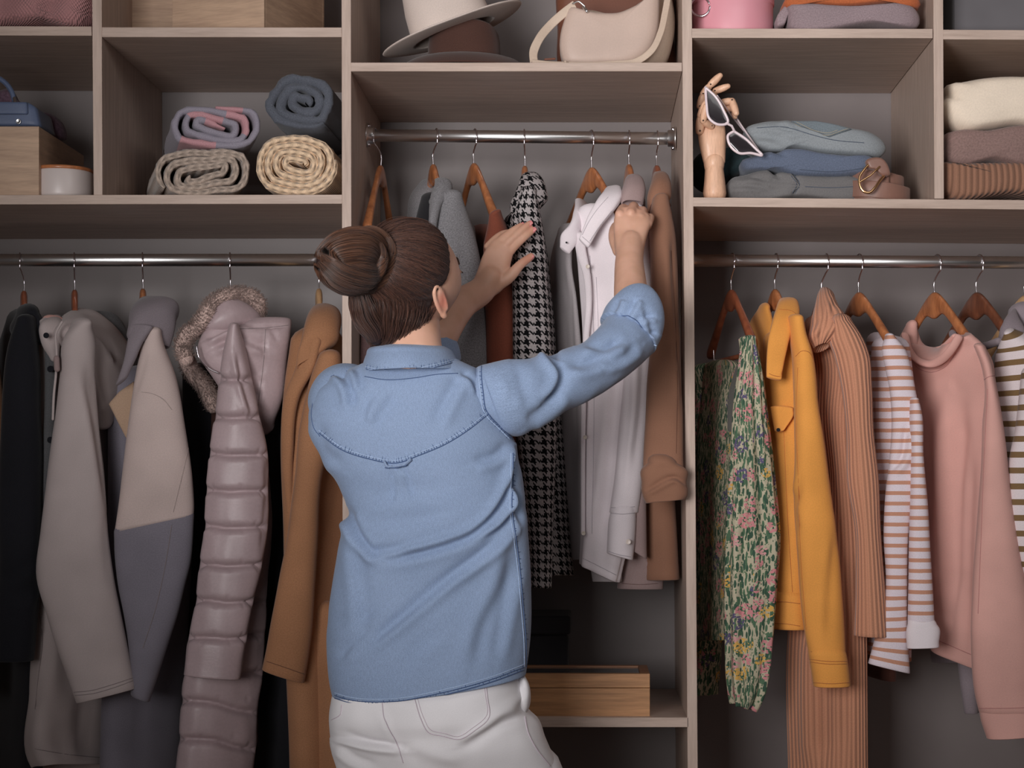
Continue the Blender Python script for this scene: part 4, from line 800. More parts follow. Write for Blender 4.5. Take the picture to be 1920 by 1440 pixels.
# rolled scarves: a thick spiral band swept straight back
def roll(name, c, ax_, ay, turns, th, Yf, Yb, mat, label, start=0, squash=0, lean=(0, 0), sd=1, mat2=None, wob=.003, flip=1, amp=.0012, seam_=None):
    Cc = at(*c, Yf); t = thing(name, (Cc[0], Yf, at(c[0], c[1]+ay, Yf)[2]), label, 'scarf')
    sc = Yf/F; N = int(40*turns); a = np.linspace(0, turns*2*np.pi, N); f = np.linspace(.1, 1, N); f = f*(1-.10*np.clip((np.linspace(0, 1, N)-.93)/.07, 0, 1)**1.5)
    ox, oy = ax_*sc-th/2, ay*sc-th/2; Lx = max(0, ox-oy)
    ca = np.cos(a*flip+start); X = ca*(oy*f)+np.sign(ca)*np.minimum(1, abs(ca)*1.6)*Lx*(.35+.65*f); Z = np.sin(a*flip+start)*(oy*f)
    Z = Z+squash*np.sin(X/ox*3.2)*oy*(1-f*.85); dn = np.array([np.gradient(X), np.gradient(Z)]); dn = dn/np.linalg.norm(dn, axis=0)
    nx, nz = -dn[1], dn[0]
    w_ = wob*wave(np.stack([X*60, Z*60, 0*X+sd], -1), (1, 1, 1), sd); X = X+nx*w_; Z = Z+nz*w_
    K = 14; ys = np.r_[Yf+.006, Yf, np.linspace(Yf+.002, Yb, K)]
    q = 10; pr = []                                  # band cross-section: rounded front lip
    for j in range(q+1):
        b = math.pi*j/q; pr.append((math.cos(b)*th/2, -math.sin(b)*th*.55))
    prof = [(th*.5, Yb-Yf)]+[(th*.5, (Yb-Yf)*k/6) for k in (5, 4, 3, 2, 1)]+pr+[(-th*.5, (Yb-Yf)*k/6) for k in (1, 2, 3, 4, 5)]+[(-th*.5, Yb-Yf)]
    rows = []
    for i in range(N):
        sh = .93 if i < N-8 else .93*math.sqrt(max(.05, 1-((i-(N-8))/8)**2)); sh *= min(1, .4+i*.1)
        rows.append([(Cc[0]+X[i]+nx[i]*o*sh+lean[0]*y, Yf+th*.55+y, Cc[2]+Z[i]+nz[i]*o*sh+lean[1]*y) for o, y in prof])
    G = np.array(rows); dr = np.gradient(G, axis=0); dc = np.roll(G, -1, 1)-np.roll(G, 1, 1); Nn = unit(np.cross(dr, dc)); G = G+Nn*(amp*wave(G, (170, 170, 170), sd+5)+.0006*wave(G, (600, 600, 600), sd+6))[..., None]
    s = np.r_[0, np.cumsum(np.hypot(np.diff(X), np.diff(Z)))][:, None].repeat(len(prof), 1); d = np.r_[0, np.cumsum(np.hypot(*np.diff(np.array(prof), axis=0).T))][None].repeat(N, 0)
    V, Fc, uv = close_geo(G, s, d); link('rolled_cloth', V, Fc, mat, t, uv)
    if mat2:
        k0 = N-34; path = [G[i][5+q]*.5+G[i][5]*.5+np.array([0, -th*.52, 0]) for i in range(k0, N-2)]
        tube('edge_band', np.array(path), th*.25, mat2, t, n=8)
    return t
def knitm(name, rgb, s1=330, s2=230, st=1.):
    t = NT(name); tc = t.add('ShaderNodeTexCoord'); sp = t.add('ShaderNodeSeparateXYZ'); t.ln(tc.outputs['UV'], sp.inputs[0])
    fr = t.math('ABSOLUTE', t.math('SINE', t.math('MULTIPLY', sp.outputs[1], s2))); k = t.math('SINE', t.math('ADD', t.math('MULTIPLY', sp.outputs[0], s1), t.math('MULTIPLY', fr, 1.6)))
    f = t.noise(tc.outputs['UV'], 400, 2)
    h = t.math('ADD', t.math('MULTIPLY', k, .5), fr); t.bump(h, st, .0022); return t.fin(t.mul(lin(rgb), t.math('MULTIPLY', t.ramp(h, .62, 1.12, -.3, 1.2), t.ramp(f, .85, 1.15, .3, .7))), .95, sheen=.25, spec=.15)
M_kb = knitm('taupe_chunky_knit', (160, 142, 128)); M_kc = knitm('cream_chunky_knit', (206, 176, 142)); M_pg = uvrep('grey_plaid_wool', (128, 122, 134), (170, 122, 128), .235, .075, False, mel=.13, phase=.03); M_pp = fabric('pink_plaid_band', (178, 122, 124), .1, 300, .3); M_dg = fabric('charcoal_wool', (80, 84, 94), .2, 260, .5, stretch=(1, 3, 1))
roll('rolled_scarf', (381, 320), 99, 47, 3.2, .0152, 3.93, 4.22, M_kb, 'taupe chunky knit scarf rolled flat, at the bottom left of the pile', start=2.6, squash=.25, lean=(-.3, 0), sd=3)
roll('rolled_scarf', (556.5, 304), 86, 62, 4.1, .0168, 3.92, 4.2, M_kc, 'cream chunky knit scarf rolled in a round spiral at the bottom right', start=-.5, squash=-.1, lean=(.02, 0), sd=5)
roll('rolled_scarf', (398, 236), 95, 48, 3.1, .0158, 3.95, 4.25, M_pg, 'grey and pink plaid scarf rolled on top of the taupe one', start=.9, squash=-.3, lean=(-.28, .0), sd=7, amp=.0016, wob=.0015)
roll('rolled_scarf', (567, 190), 72, 59, 2.9, .0215, 3.97, 4.24, M_dg, 'charcoal wool scarf rolled on top of the cream one', start=-.3, squash=-.15, lean=(.04, -.02), sd=9, amp=.003, wob=.006)
# hats
M_hatc = fabric('cream_felt', (196, 180, 170), .04, 350, .2); M_hatb = fabric('dark_brown_felt', (72, 46, 38), .08, 350, .25)
def hat(label, M, mat, r0, r1, h, br, dent=0, curl=.012, name='felt_hat', ov=.86, sad=1.1):
    t = thing(name, M.translation, label, 'hat')
    prof = [(.0005, h*.9)]+[(r1*math.sin(a), h*.9+h*.1*math.cos(a)*0+.012*(1-(a/1.57))) for a in (.3, .7, 1.1)]+[(r1*.97, h*.9), (r1, h*.85), (r1*.4+r0*.6, h*.45), (r0, .01), (r0+.002, .004)]
    inner = [(r0-.003, .002), (r0-.004, .01), (r1*.4+r0*.6-.003, h*.45), (r1-.004, h*.82), (.0005, h*.86)]
    cr = prof[::1]+inner
    def df(G):
        G = G.copy(); G[..., 1] *= ov; zz = np.clip(G[..., 2]/h, 0, 1)
        G[..., 2] -= dent*np.exp(-(G[..., 1]/.035)**2)*(zz > .8)*(.3+.7*zz); G += .0012*wave(G, (40, 40, 40), 3)[..., None]; return G
    lathe('crown', cr, mat, t, n=72, M=M, deform=df)
    bp = [(r0-.002, .0)]+[(r0+(br-r0)*f, curl*f**2.2) for f in np.linspace(.05, 1, 14)]
    bt = [(x, z+.0032) for x, z in bp[::-1]]; pr = bp+[(br+.0018, curl+.0016)]+bt
    def db(G):
        G = G.copy(); rr = np.hypot(G[..., 0], G[..., 1]); f = np.clip((rr-r0)/(br-r0), 0, 1); c = G[..., 0]/(rr+1e-6)
        G[..., 2] += curl*sad*f**2*(c**2-.5); G[..., 1] *= ov+.06*f; G += .0015*f[..., None]*wave(G, (18, 18, 18), 6)[..., None]; return G
    prr = pr+[(r0-.002, .0032)]; n = 84; ph = np.linspace(0, 2*np.pi, n, endpoint=False); A = np.array(prr)
    G = np.stack([A[:, :1]*np.cos(ph), A[:, :1]*np.sin(ph), A[:, 1:2]+0*ph[None]], -1); G = db(G); Ma = np.array(M); G = G @ Ma[:3, :3].T+Ma[:3, 3]
    # torus-like ring: close in both directions
    m_ = len(prr); Fq = []
    for i in range(m_):
        i2 = (i+1) % m_
        for j in range(n): j2 = (j+1) % n; Fq.append((i*n+j, i2*n+j, i2*n+j2, i*n+j2))
    o = link('brim', G.reshape(-1, 3), Fq, mat, t, uv=[(0, 0)]*(4*len(Fq)))
    uvl = o.data.uv_layers[0]; vi = np.zeros(len(o.data.loops), int); o.data.loops.foreach_get('vertex_index', vi); GG = G.reshape(-1, 3); uvl.data.foreach_set('uv', GG[vi][:, :2].astype('f').ravel()); return t
Mh = Matrix.Translation(Vector(at(851, 62, 4.08))) @ Matrix.Rotation(math.radians(-20.5), 4, 'Y') @ Matrix.Rotation(math.radians(4), 4, 'X')
hat('cream felt hat leaning tilted on the dark brown hat', Mh, M_hatc, .092, .078, .15, .158, .02, .005)
Mb = Matrix.Translation(Vector(at(871, 111.5, 4.065))); Mb.translation.z = at(0, 117.3, 3.9)[2]+.040
hat('dark brown felt hat lying flat under the cream hat', Mb, M_hatb, .079, .075, .085, .150, .02, -.032, sad=0)
# handbags
M_bag = fabric('beige_leather', (178, 154, 140), .02, 260, .12, rough=.5, spec=.4); M_bags = fabric('beige_leather_strap', (182, 160, 140), .03, 260, .12, rough=.5, spec=.4); M_bb = fabric('brown_leather', (104, 58, 38), .04, 300, .1, rough=.5, spec=.4)
t = thing('beige_handbag', at(1150, 117, 4.05), 'beige leather shoulder bag with wide strap on the top middle shelf', 'bag')
slab('bag_front', [(1069, 7), (1085, 10), (1110, 16), (1135, 18), (1160, 17), (1185, 8), (1208, -4), (1232, -22), (1236, 20), (1232, 55), (1215, 88), (1185, 106), (1130, 112), (1080, 113), (1060, 108), (1050, 85), (1050, 60), (1058, 30)], 3.98, 4.06, M_bag, t, rnd=.012, N=110, crease=[([(1229, -10), (1231, 30), (1226, 62)], .002, 2)])
slab('bag_gusset', [(1090, 14), (1160, 20), (1215, -10), (1250, -30), (1264, 10), (1264, 60), (1252, 100), (1244, 115), (1150, 115), (1068, 114), (1056, 90), (1062, 30)], 4.045, 4.13, M_bags, t, rnd=.02)
def strap(name, path, w_, th, mat, parent, m=90, nrm=None):
    """flat band: path of (px,py,Y, dirx,diry) with the width direction in the picture plane"""
    secs = []
    for x, y, Y, dx, dy in path:
        l = math.hypot(dx, dy)*2; secs.append((x-dx*w_/l, y-dy*w_/l, Y, x+dx*w_/l, y+dy*w_/l, Y, th))
    return loft(name, secs, mat, parent, n=20, m=m, e=5, top='flat', bot='flat')
strap('strap', [(1078, 6, 3.99, .5, .9), (1058, 20, 3.99, .5, .9), (1032, 42, 3.99, .6, .8), (1010, 68, 3.98, .8, .6), (1000, 92, 3.975, 1, .25), (1001, 106, 3.97, .9, -.4)], 16, .0022, M_bags, t)
strap('strap', [(1062, 112, 3.97, 0, 1), (1100, 112.5, 3.965, 0, 1), (1150, 110.5, 3.96, .05, 1), (1195, 105, 3.96, .3, .95), (1222, 86, 3.96, .65, .75), (1238, 56, 3.965, .85, .5), (1247, 20, 3.975, 1, .15), (1256, -30, 3.98, 1, 0)], 12, .0022, M_bags, t)
strap('strap_loop', [(998, 108, 3.965, 0, 1), (1030, 111, 3.965, 0, 1), (1064, 112, 3.965, 0, 1)], 11, .005, M_bags, t)
tube('buckle', ppath([(1022, 102, 3.965), (1040, 101, 3.965)]), .0022, M_bb, t); tube('strap_keeper', ppath([(1060, 106, 3.96), (1060, 116, 3.96)]), .003, M_bags, t)
o = tube('clasp', ppath([(1094, 10, 3.985), (1100, 17, 3.975)]), .004, M_chrome, t); tube('clasp_ring', cat(np.array(ppath([(1074, 4, 3.985), (1084, 0, 3.98), (1096, 8, 3.98)])), 12), .0018, M_chrome, t)
t = thing('brown_handbag', at(1150, 117, 4.2), 'dark brown leather bag standing behind the beige shoulder bag', 'bag')
slab('bag_body', [(1050, -40), (1110, -50), (1200, -50), (1258, -40), (1264, 40), (1268, 115), (1150, 115), (1050, 110), (1044, 80), (1045, 40)], 4.15, 4.24, M_bb, t, rnd=.02)
# top right
M_pinkbox = plain('pink_enamel', (206, 134, 146), .38, coat=.1)
p = at(1373, 51.5, 4.02); t = thing('pink_round_box', p, 'pink round box with metal ring on the top right shelf', 'box'); M = Matrix.Translation(Vector(p))
lathe('box_body', [(.0005, 0), (.085, 0), (.0865, .002), (.087, .006), (.087, .056), (.0865, .058), (.089, .0585), (.0895, .06), (.0895, .11), (.087, .114), (.0005, .114)], M_pinkbox, t, M=M, n=96)
ring = [at(1313+18*math.cos(a), -4+14*math.sin(a), 3.955-.006*math.cos(a)) for a in np.linspace(0, 5.9, 30)]; tube('ring_handle', np.array(ring), .0022, M_steel, t, n=8)
def folded(name, outl, Ya, Yb, mat, label, cat_='sweater', **k):
    ys = max(y for x, y in outl); t = thing(name, at(sum(x for x, y in outl)/len(outl), ys, (Ya+Yb)/2), label, cat_); slab('folded_cloth', outl, Ya, Yb, mat, t, **k); return t
M_or = fabric('rust_orange_knit', (168, 84, 34), .1, 300, .4); M_gs = fabric('grey_mauve_knit', (134, 116, 120), .12, 300, .4)
folded('folded_sweater', [(1480, 20), (1476, 10), (1500, 5), (1560, 8), (1600, 9), (1660, 4), (1700, 4), (1718, 14), (1726, 30), (1727, 50), (1640, 52), (1480, 51.5), (1479, 38)], 3.93, 4.3, M_gs, 'folded grey-mauve sweater at the bottom of the top right stack', rnd=.02, wr=.0012)
t = folded('folded_sweater', [(1470, 4), (1480, -14), (1560, -22), (1690, -18), (1724, -8), (1728, 8), (1715, 12), (1695, 3), (1650, 5), (1600, 10), (1540, 8), (1500, 5), (1478, 12)], 3.935, 4.3, M_or, 'folded rust orange sweater above the grey-mauve one', rnd=.018, wr=.0015)
slab('hanging_fold', [(1459, 48), (1456, 36), (1468, 14), (1484, 2), (1490, 14), (1478, 30), (1470, 46)], 3.955, 4.2, M_gs, t, rnd=.008); 
t = thing('grey_fabric_box', at(1860, 55, 4.1), 'dark grey fabric storage box on the top right shelf', 'box'); M_gf = fabric('grey_box_cloth', (96, 93, 96), .2, 260, .5)
a = at(1789, 56, 4.0); b = at(2010, -90, 4.0); boxmesh('box_body', a[0], b[0], 4.0, 4.3, a[2], b[2]-.03, M_gf, t, bev=.005); boxmesh('box_lid', a[0]-.003, b[0]+.003, 3.997, 4.303, b[2]-.03, b[2], M_gf, t, bev=.005)
# far right stack
M_fc = fabric('cream_fleece', (206, 190, 170), .035, 260, .4); M_fb = fabric('brown_fleece', (124, 98, 92), .12, 240, .5)
folded('folded_sweater', [(1772, 300), (1772, 320), (1778, 312), (1820, 304), (1870, 302), (1960, 304), (2040, 310), (2045, 350), (2030, 371.5), (1900, 371.5), (1775, 370.5), (1771, 345)], 3.925, 4.3, M_ribc, 'rust brown ribbed sweater at the bottom of the right-edge stack', rnd=.03, wr=.0015, N=90)
folded('folded_sweater', [(1776, 248), (1800, 240), (1850, 240), (1900, 232), (1990, 236), (2035, 250), (2040, 290), (2000, 306), (1925, 312), (1895, 307), (1860, 300), (1830, 305), (1800, 309), (1778, 300), (1774, 272)], 3.93, 4.3, M_fb, 'folded brown fleece sweater in the middle of the right-edge stack', rnd=.035, wr=.0015)
folded('folded_sweater', [(1782, 152), (1800, 150), (1840, 143), (1900, 138), (1960, 142), (2020, 150), (2038, 180), (2035, 225), (1990, 236), (1900, 232), (1860, 238), (1800, 239), (1778, 222), (1771, 200), (1771, 186), (1782, 178), (1779, 162)], 3.935, 4.3, M_fc, 'folded cream fleece sweater on top of the right-edge stack', rnd=.04, wr=.0015, crease=[([(1771, 184), (1785, 186), (1800, 205)], .006, 6, 'f')])
# jeans pile
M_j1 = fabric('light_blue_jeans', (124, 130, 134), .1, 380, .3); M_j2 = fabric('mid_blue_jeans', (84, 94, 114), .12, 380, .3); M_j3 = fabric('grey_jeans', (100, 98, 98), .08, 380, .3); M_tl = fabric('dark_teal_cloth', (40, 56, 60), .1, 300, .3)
t = folded('folded_jeans', [(1394, 252), (1400, 238), (1430, 226), (1480, 225), (1540, 226), (1600, 238), (1645, 250), (1663, 266), (1666, 275), (1658, 288), (1630, 291), (1580, 288), (1530, 283), (1490, 276), (1450, 282), (1420, 282), (1398, 270)], 3.99, 4.3, M_j1, 'light blue folded jeans with back pocket on top of the pile', 'jeans', rnd=.028, wr=.0014, N=110,
     crease=[([(1470, 262), (1480, 248), (1474, 240), (1462, 250)], .006, 6, 'f'), ([(1402, 262), (1440, 262), (1480, 276)], .007, 7, 'f'), ([(1460, 240), (1485, 250), (1500, 240)], .005, 5, 'f')])
slab('back_pocket', [(1484, 226), (1530, 226), (1560, 231), (1598, 241), (1574, 250), (1555, 257), (1530, 246), (1500, 236)], 3.978, 3.995, fabric('pocket_denim', (98, 108, 114), .12, 380, .4), t, rnd=.004, polygon=True)
folded('folded_jeans', [(1392, 300), (1410, 290), (1440, 282), (1470, 276), (1500, 276), (1540, 284), (1600, 290), (1640, 292), (1650, 300), (1640, 318), (1600, 328), (1540, 330), (1490, 327), (1455, 318), (1420, 318), (1396, 312)], 3.98, 4.3, M_j2, 'mid blue folded jeans in the middle of the pile', 'jeans', rnd=.028, wr=.0014, N=110, crease=[([(1440, 284), (1458, 292), (1452, 305)], .007, 6, 'f'), ([(1405, 300), (1430, 300), (1455, 316)], .005, 6)])
folded('folded_jeans', [(1362, 350), (1372, 334), (1400, 322), (1430, 316), (1455, 318), (1500, 327), (1560, 330), (1610, 330), (1640, 340), (1645, 360), (1636, 371), (1500, 370.8), (1370, 370.2)], 3.985, 4.3, M_j3, 'grey folded jeans at the bottom of the pile', 'jeans', rnd=.03, wr=.002, N=110, crease=[([(1440, 318), (1452, 335), (1440, 365)], .008, 6, 'f'), ([(1484, 326), (1496, 345), (1486, 368)], .005, 3, 'f'), ([(1380, 345), (1410, 335), (1430, 345)], .008, 6, 'f'), ([(1370, 358), (1405, 352), (1430, 362)], .008, 5, 'f')])
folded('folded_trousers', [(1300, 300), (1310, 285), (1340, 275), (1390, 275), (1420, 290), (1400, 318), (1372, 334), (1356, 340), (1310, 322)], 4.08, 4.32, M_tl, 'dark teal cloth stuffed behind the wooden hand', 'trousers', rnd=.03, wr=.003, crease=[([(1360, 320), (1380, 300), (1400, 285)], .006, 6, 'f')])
# belt
t = thing('coiled_belt', at(1648, 371, 4.0), 'brown leather belt coiled up with a gold buckle', 'belt'); M_bl = fabric('brown_belt_leather', (120, 84, 70), .03, 260, .1, rough=.45, spec=.5)
cb = at(1645, 371.5, 4.02); bw = .030
def coil(a0, a1, r0, r1, name='strap_coil', zz=0, tilt=0, e=.88, bw=.03):
    a = np.linspace(a0, a1, int(abs(a1-a0)*14)); r = np.linspace(r0, r1, len(a))
    c = np.stack([cb[0]+r*np.cos(a), cb[1]+r*np.sin(a)*e, cb[2]+zz+bw/2+tilt*np.cos(a)*r-.12*tilt*0*a], 1)
    nr = unit(np.stack([np.cos(a), np.sin(a), 0*a], 1)); up = np.array([-.0, 0, 1.]); th = .0016
    G = np.stack([c+nr*(th*q)+up*(bw/2*s) for q, s in ((1, -.92), (1, .92), (.6, 1), (-.6, 1), (-1, .92), (-1, -.92), (-.6, -1), (.6, -1))], 1)
    u = np.arange(len(a))[:, None].repeat(8, 1)*.003; V, Fc, uv = close_geo(G, u, u*0+np.arange(8)*.004); return link(name, V, Fc, M_bl, t, uv)
coil(-3.3, 3.0, .066, .069, tilt=.01, bw=.026); coil(-3.0, 5.0, .052, .060, zz=.017, tilt=-.06, bw=.034); coil(-2.7, 3.2, .056, .048, zz=.026, tilt=-.14, bw=.028); coil(-2.6, .4, .071, .066, zz=.002, tilt=-.10, bw=.03)
o = slab('buckle_loop', [(1624, 300), (1640, 294), (1655, 296), (1668, 312), (1670, 322), (1655, 324), (1640, 314), (1630, 312)], 3.945, 3.968, M_bl, t, rnd=.006)
tube('gold_buckle', cat(np.array(ppath([(1636, 301, 3.95), (1622, 313, 3.945), (1611, 329, 3.94), (1612, 340, 3.937), (1620, 350, 3.935), (1630, 351.5, 3.935), (1640, 344, 3.938), (1650, 332, 3.945), (1657, 325, 3.95)])), 50), .0026, M_gold, t, n=12)
tube('buckle_prong', ppath([(1613, 334, 3.934), (1632, 324, 3.935), (1649, 310, 3.94)]), .0018, M_gold, t, n=8)
# wooden mannequin hand with sunglasses
t = thing('wooden_hand', at(1340, 370.5, 3.99), 'jointed wooden artist hand model holding white sunglasses', 'hand model')
Yh = 3.985
tube('wrist_post', ppath([(1340, 369, Yh), (1340, 345, Yh), (1339, 315, Yh)]), [.0275, .0245, .021], M_art, t, n=28, flat=.9)
tube('wrist_joint', ppath([(1339, 316, Yh), (1339, 308, Yh)]), [.0215, .0225], M_art, t, n=28)
loft('palm', [(1318, 306, Yh, 1360, 306, Yh, .016), (1312, 280, Yh, 1361, 280, Yh, .019), (1308, 250, Yh, 1360, 248, Yh, .018), (1308, 222, Yh, 1356, 225, Yh, .014), (1312, 208, Yh, 1352, 212, Yh, .011)], M_art, t, e=2.6, bot='round', top='round', n=36)
def jf(segs, r):
    prev = None; o = None
    for i in range(len(segs)-1):
        a, b = np.array(at(*segs[i])), np.array(at(*segs[i+1])); d = b-a
        o2 = tube('finger_segment', [a+d*.05, a+d*.35, a+d*.7, a+d*.95], [r*.9, r, r*.95, r*.75], M_art, t if o is None else o, n=14)
        if o is None: o = o2
        tube('joint_pin', [a+np.array([0, -r*1.02, 0]), a+np.array([0, -r*.8, 0])], r*.22, M_brow, t, n=8)
for sg, r in (([(1312, 202, 3.98), (1318, 178, 3.97), (1332, 160, 3.965), (1351, 141, 3.96)], .0082), ([(1326, 205, 3.985), (1336, 185, 3.98), (1340, 172, 3.975), (1366, 162, 3.965)], .0078), ([(1340, 210, 3.99), (1352, 195, 3.985), (1372, 190, 3.98), (1381, 216, 3.97)], .0085), ([(1350, 218, 3.995), (1360, 205, 3.99), (1378, 205, 3.99), (1378, 222, 3.985)], .0075), ([(1312, 250, 3.97), (1314, 220, 3.955), (1326, 192, 3.945)], .010), ([(1334, 240, 3.966), (1318, 230, 3.95), (1324, 200, 3.94)], .0085)): jf(sg, r)
t = thing('sunglasses', at(1375, 240, 3.94), 'white cat-eye sunglasses hanging from the wooden hand', 'sunglasses')
M_wpl = plain('white_plastic', (206, 188, 192), .3, coat=.3); M_lens = plain('dark_lens', (34, 28, 32), .12, coat=.5)
def frame(pts, Y): 
    P = cat(np.array(ppath([(*p, Y) for p in pts+[pts[0]]])), 60); tube('frame_rim', P, .0029, M_wpl, t, n=10)
L1 = [(1323, 164), (1342, 182), (1356, 206), (1364, 231), (1345, 233), (1330, 222), (1325, 196)]; L2 = [(1376, 246), (1400, 262), (1416, 278), (1429, 291), (1408, 287), (1386, 287), (1366, 266), (1365, 254)]
frame(L1, 3.935); frame(L2, 3.945); slab('lens', L1, 3.934, 3.938, M_lens, t, rnd=.0006, polygon=True); slab('lens', L2, 3.944, 3.948, M_lens, t, rnd=.0006, polygon=True)
tube('bridge', ppath([(1362, 231, 3.935), (1372, 236, 3.938), (1377, 246, 3.944)]), .0026, M_wpl, t)
tube('temple', ppath([(1345, 180, 3.94), (1370, 215, 4.0), (1402, 254, 4.04)]), .002, M_wpl, t); tube('temple', ppath([(1427, 289, 3.947), (1400, 250, 3.99), (1360, 190, 4.02)]), .002, M_wpl, t)
# lower middle shelf
t = thing('bamboo_box', at(1100, 1344.5, 4.0), 'bamboo box with glass-topped lid on the lower middle shelf', 'box')
a = at(955, 1344.6, 3.925); b = at(1218.5, 1263.5, 3.925); zs = at(0, 1290, 3.925)[2]; Yb = 4.12; W_ = .008
def bb(n, x0, x1, y0, y1, z0, z1, m): return boxmesh(n, x0, x1, y0, y1, z0, z1, m, t, bev=.0008)
bb('front_board', a[0], b[0], 3.925, 3.925+W_, a[2], zs-.0006, M_bamboo); bb('back_board', a[0], b[0], Yb-W_, Yb, a[2], zs-.0006, M_bamboo)
bb('side_board', a[0], a[0]+W_, 3.925+W_, Yb-W_, a[2], zs-.0006, M_bamboo); bb('side_board', b[0]-W_, b[0], 3.925+W_, Yb-W_, a[2], zs-.0006, M_bamboo); bb('bottom_board', a[0]+W_, b[0]-W_, 3.925+W_, Yb-W_, a[2], a[2]+.006, M_bamboo)
lid = bb('lid_front_rail', a[0], b[0], 3.925, 3.945, zs+.0006, b[2], M_bamboo); bb('lid_back_rail', a[0], b[0], Yb-.02, Yb, zs+.0006, b[2], M_bambd); bb('lid_side_rail', a[0], a[0]+.02, 3.945, Yb-.02, zs+.0006, b[2], M_bambd); bb('lid_side_rail', b[0]-.02, b[0], 3.945, Yb-.02, zs+.0006, b[2], M_bambd)
gl = NT('lid_glass'); gl.b.inputs['Transmission Weight'].default_value = .9; M_glass = gl.fin((.5, .48, .47, 1), .03); bb('lid_glass', a[0]+.02, b[0]-.02, 3.945, Yb-.02, b[2]-.006, b[2]-.003, M_glass)
t = thing('black_fabric_box', at(1010, 1345, 4.25), 'dark fabric storage box with lid behind the bamboo box', 'box'); M_bk = fabric('black_box_cloth', (52, 50, 54), .1, 260, .4)
a = at(925, 1300, 4.2); b = at(1065, 1190, 4.2); zsh = at(0, 1345, 3.9)[2]+.0003; boxmesh('box_body', a[0], b[0], 4.2, 4.4, zsh, b[2], M_bk, t, bev=.004); c2 = at(1069.5, 1155, 4.19); boxmesh('box_lid', a[0]-.005, c2[0], 4.192, 4.408, b[2]+.0006, c2[2], M_bk, t, bev=.005)
def rest(z0, *names):
    """let the lowest point of each thing stand on its shelf, keeping its top"""
    for o in list(C.objects):
        if o.parent is None and any(o.get('label') == n for n in names):
            ms = [c for c in [o]+list(o.children_recursive) if c.type == 'MESH']; zs = [(full(c) @ v.co).z for c in ms for v in c.data.vertices]; lo_, hi = min(zs), max(zs)
            if hi-lo_ < 1e-3: continue
            for c in ms:
                m = full(c); mi = m.inverted()
                for v in c.data.vertices:
                    p = m @ v.co; p.z = hi-(hi-p.z)*(hi-z0)/(hi-lo_); v.co = mi @ p
ZL, ZLT, ZC, ZR, ZRT = at(0, 365.6, 3.9)[2]+.0004, at(0, 50.6, 3.9)[2]+.0004, at(0, 117.3, 3.9)[2]+.0004, at(0, 371.6, 3.9)[2]+.0008, at(0, 53.8, 3.9)[2]+.0006
LB = {}
for o in C.objects:
    if o.parent is None and o.get('label'): LB[o['label']] = o
def has(*ks): return [l for l in LB if any(k in l for k in ks)]
rest(ZL, *has('under the blue handbag', 'round ceramic jar', 'bottom left of the pile', 'at the bottom right'))
rest(ZLT, *has('pink cable-knit', 'large pale wooden', 'second wooden box'))
rest(ZC, *has('beige leather shoulder', 'dark brown leather bag'))
rest(ZR, *has('jointed wooden artist', 'bottom of the pile', 'brown leather belt', 'bottom of the right-edge'))
rest(ZRT, *has('pink round box', 'grey-mauve sweater', 'fabric storage box on the top'))
# ---------------------------------------------------------------- the woman
W0 = np.array(at(790, 1330, 3.45)); W0[2] = 0
person = thing('person', W0, 'woman with brown hair bun in blue denim shirt and white jeans sorting clothes', 'person')
# head in its own frame: x right, y face forward, z up
HM = Matrix.Translation(Vector(at(765, 523, 3.43))) @ Matrix.Rotation(math.radians(-44), 4, 'Z') @ Matrix.Rotation(math.radians(7), 4, 'Y') @ Matrix.Rotation(math.radians(11), 4, 'X')
HA = np.array(HM)
def tow(P): return P @ HA[:3, :3].T+HA[:3, 3]
def headsurf(d, off=0.0):
    """d (...,3) unit directions -> points on the head"""
    x, y, z = d[..., 0], d[..., 1], d[..., 2]; A = np.array([.081, .104, .101])
    P = d*A; lo = np.clip(-z, 0, 1); fr = np.clip(y, 0, 1); bk = np.clip(-y, 0, 1)
    P[..., 0] *= 1-.30*lo**1.6; P[..., 1] *= 1-.10*lo*fr; P[..., 1] += .012*lo**2*fr; P[..., 1] = np.where(y < 0, P[..., 1]*(1-.36*lo), P[..., 1])
    P[..., 2] = np.where(z < 0, P[..., 2]*(1-.05*bk), P[..., 2])
    P[..., 0] *= 1-.05*fr*np.clip(z, 0, 1)
    g = lambda c, s: np.exp(-((d-unit(np.array(c)))**2).sum(-1)/s**2)
    R_ = .020*g((0, 1, -.20), .13)+.010*g((0, 1, -.05), .10)+.003*g((.3, 1, .2), .18)+.003*g((-.3, 1, .2), .18)-.008*g((.3, .95, .03), .13)-.008*g((-.3, .95, .03), .13)+.005*g((0, 1, -.52), .12)+.004*g((.12, 1, -.50), .10)+.004*g((-.12, 1, -.50), .10)+.008*g((0, .85, -.85), .22)+.005*g((.62, .8, -.25), .25)+.005*g((-.62, .8, -.25), .25)
    return P+d*(R_+off)[..., None]
def sph(n, m, fn):
    th = np.linspace(.02, np.pi-.02, m)[:, None]; ph = np.linspace(0, 2*np.pi, n, endpoint=False)[None]
    d = np.stack([np.sin(th)*np.cos(ph), np.sin(th)*np.sin(ph), np.cos(th)+0*ph], -1); return close_geo(fn(d), ph+0*th, th+0*ph)
parts = [sph(120, 90, lambda d: tow(headsurf(d)))]
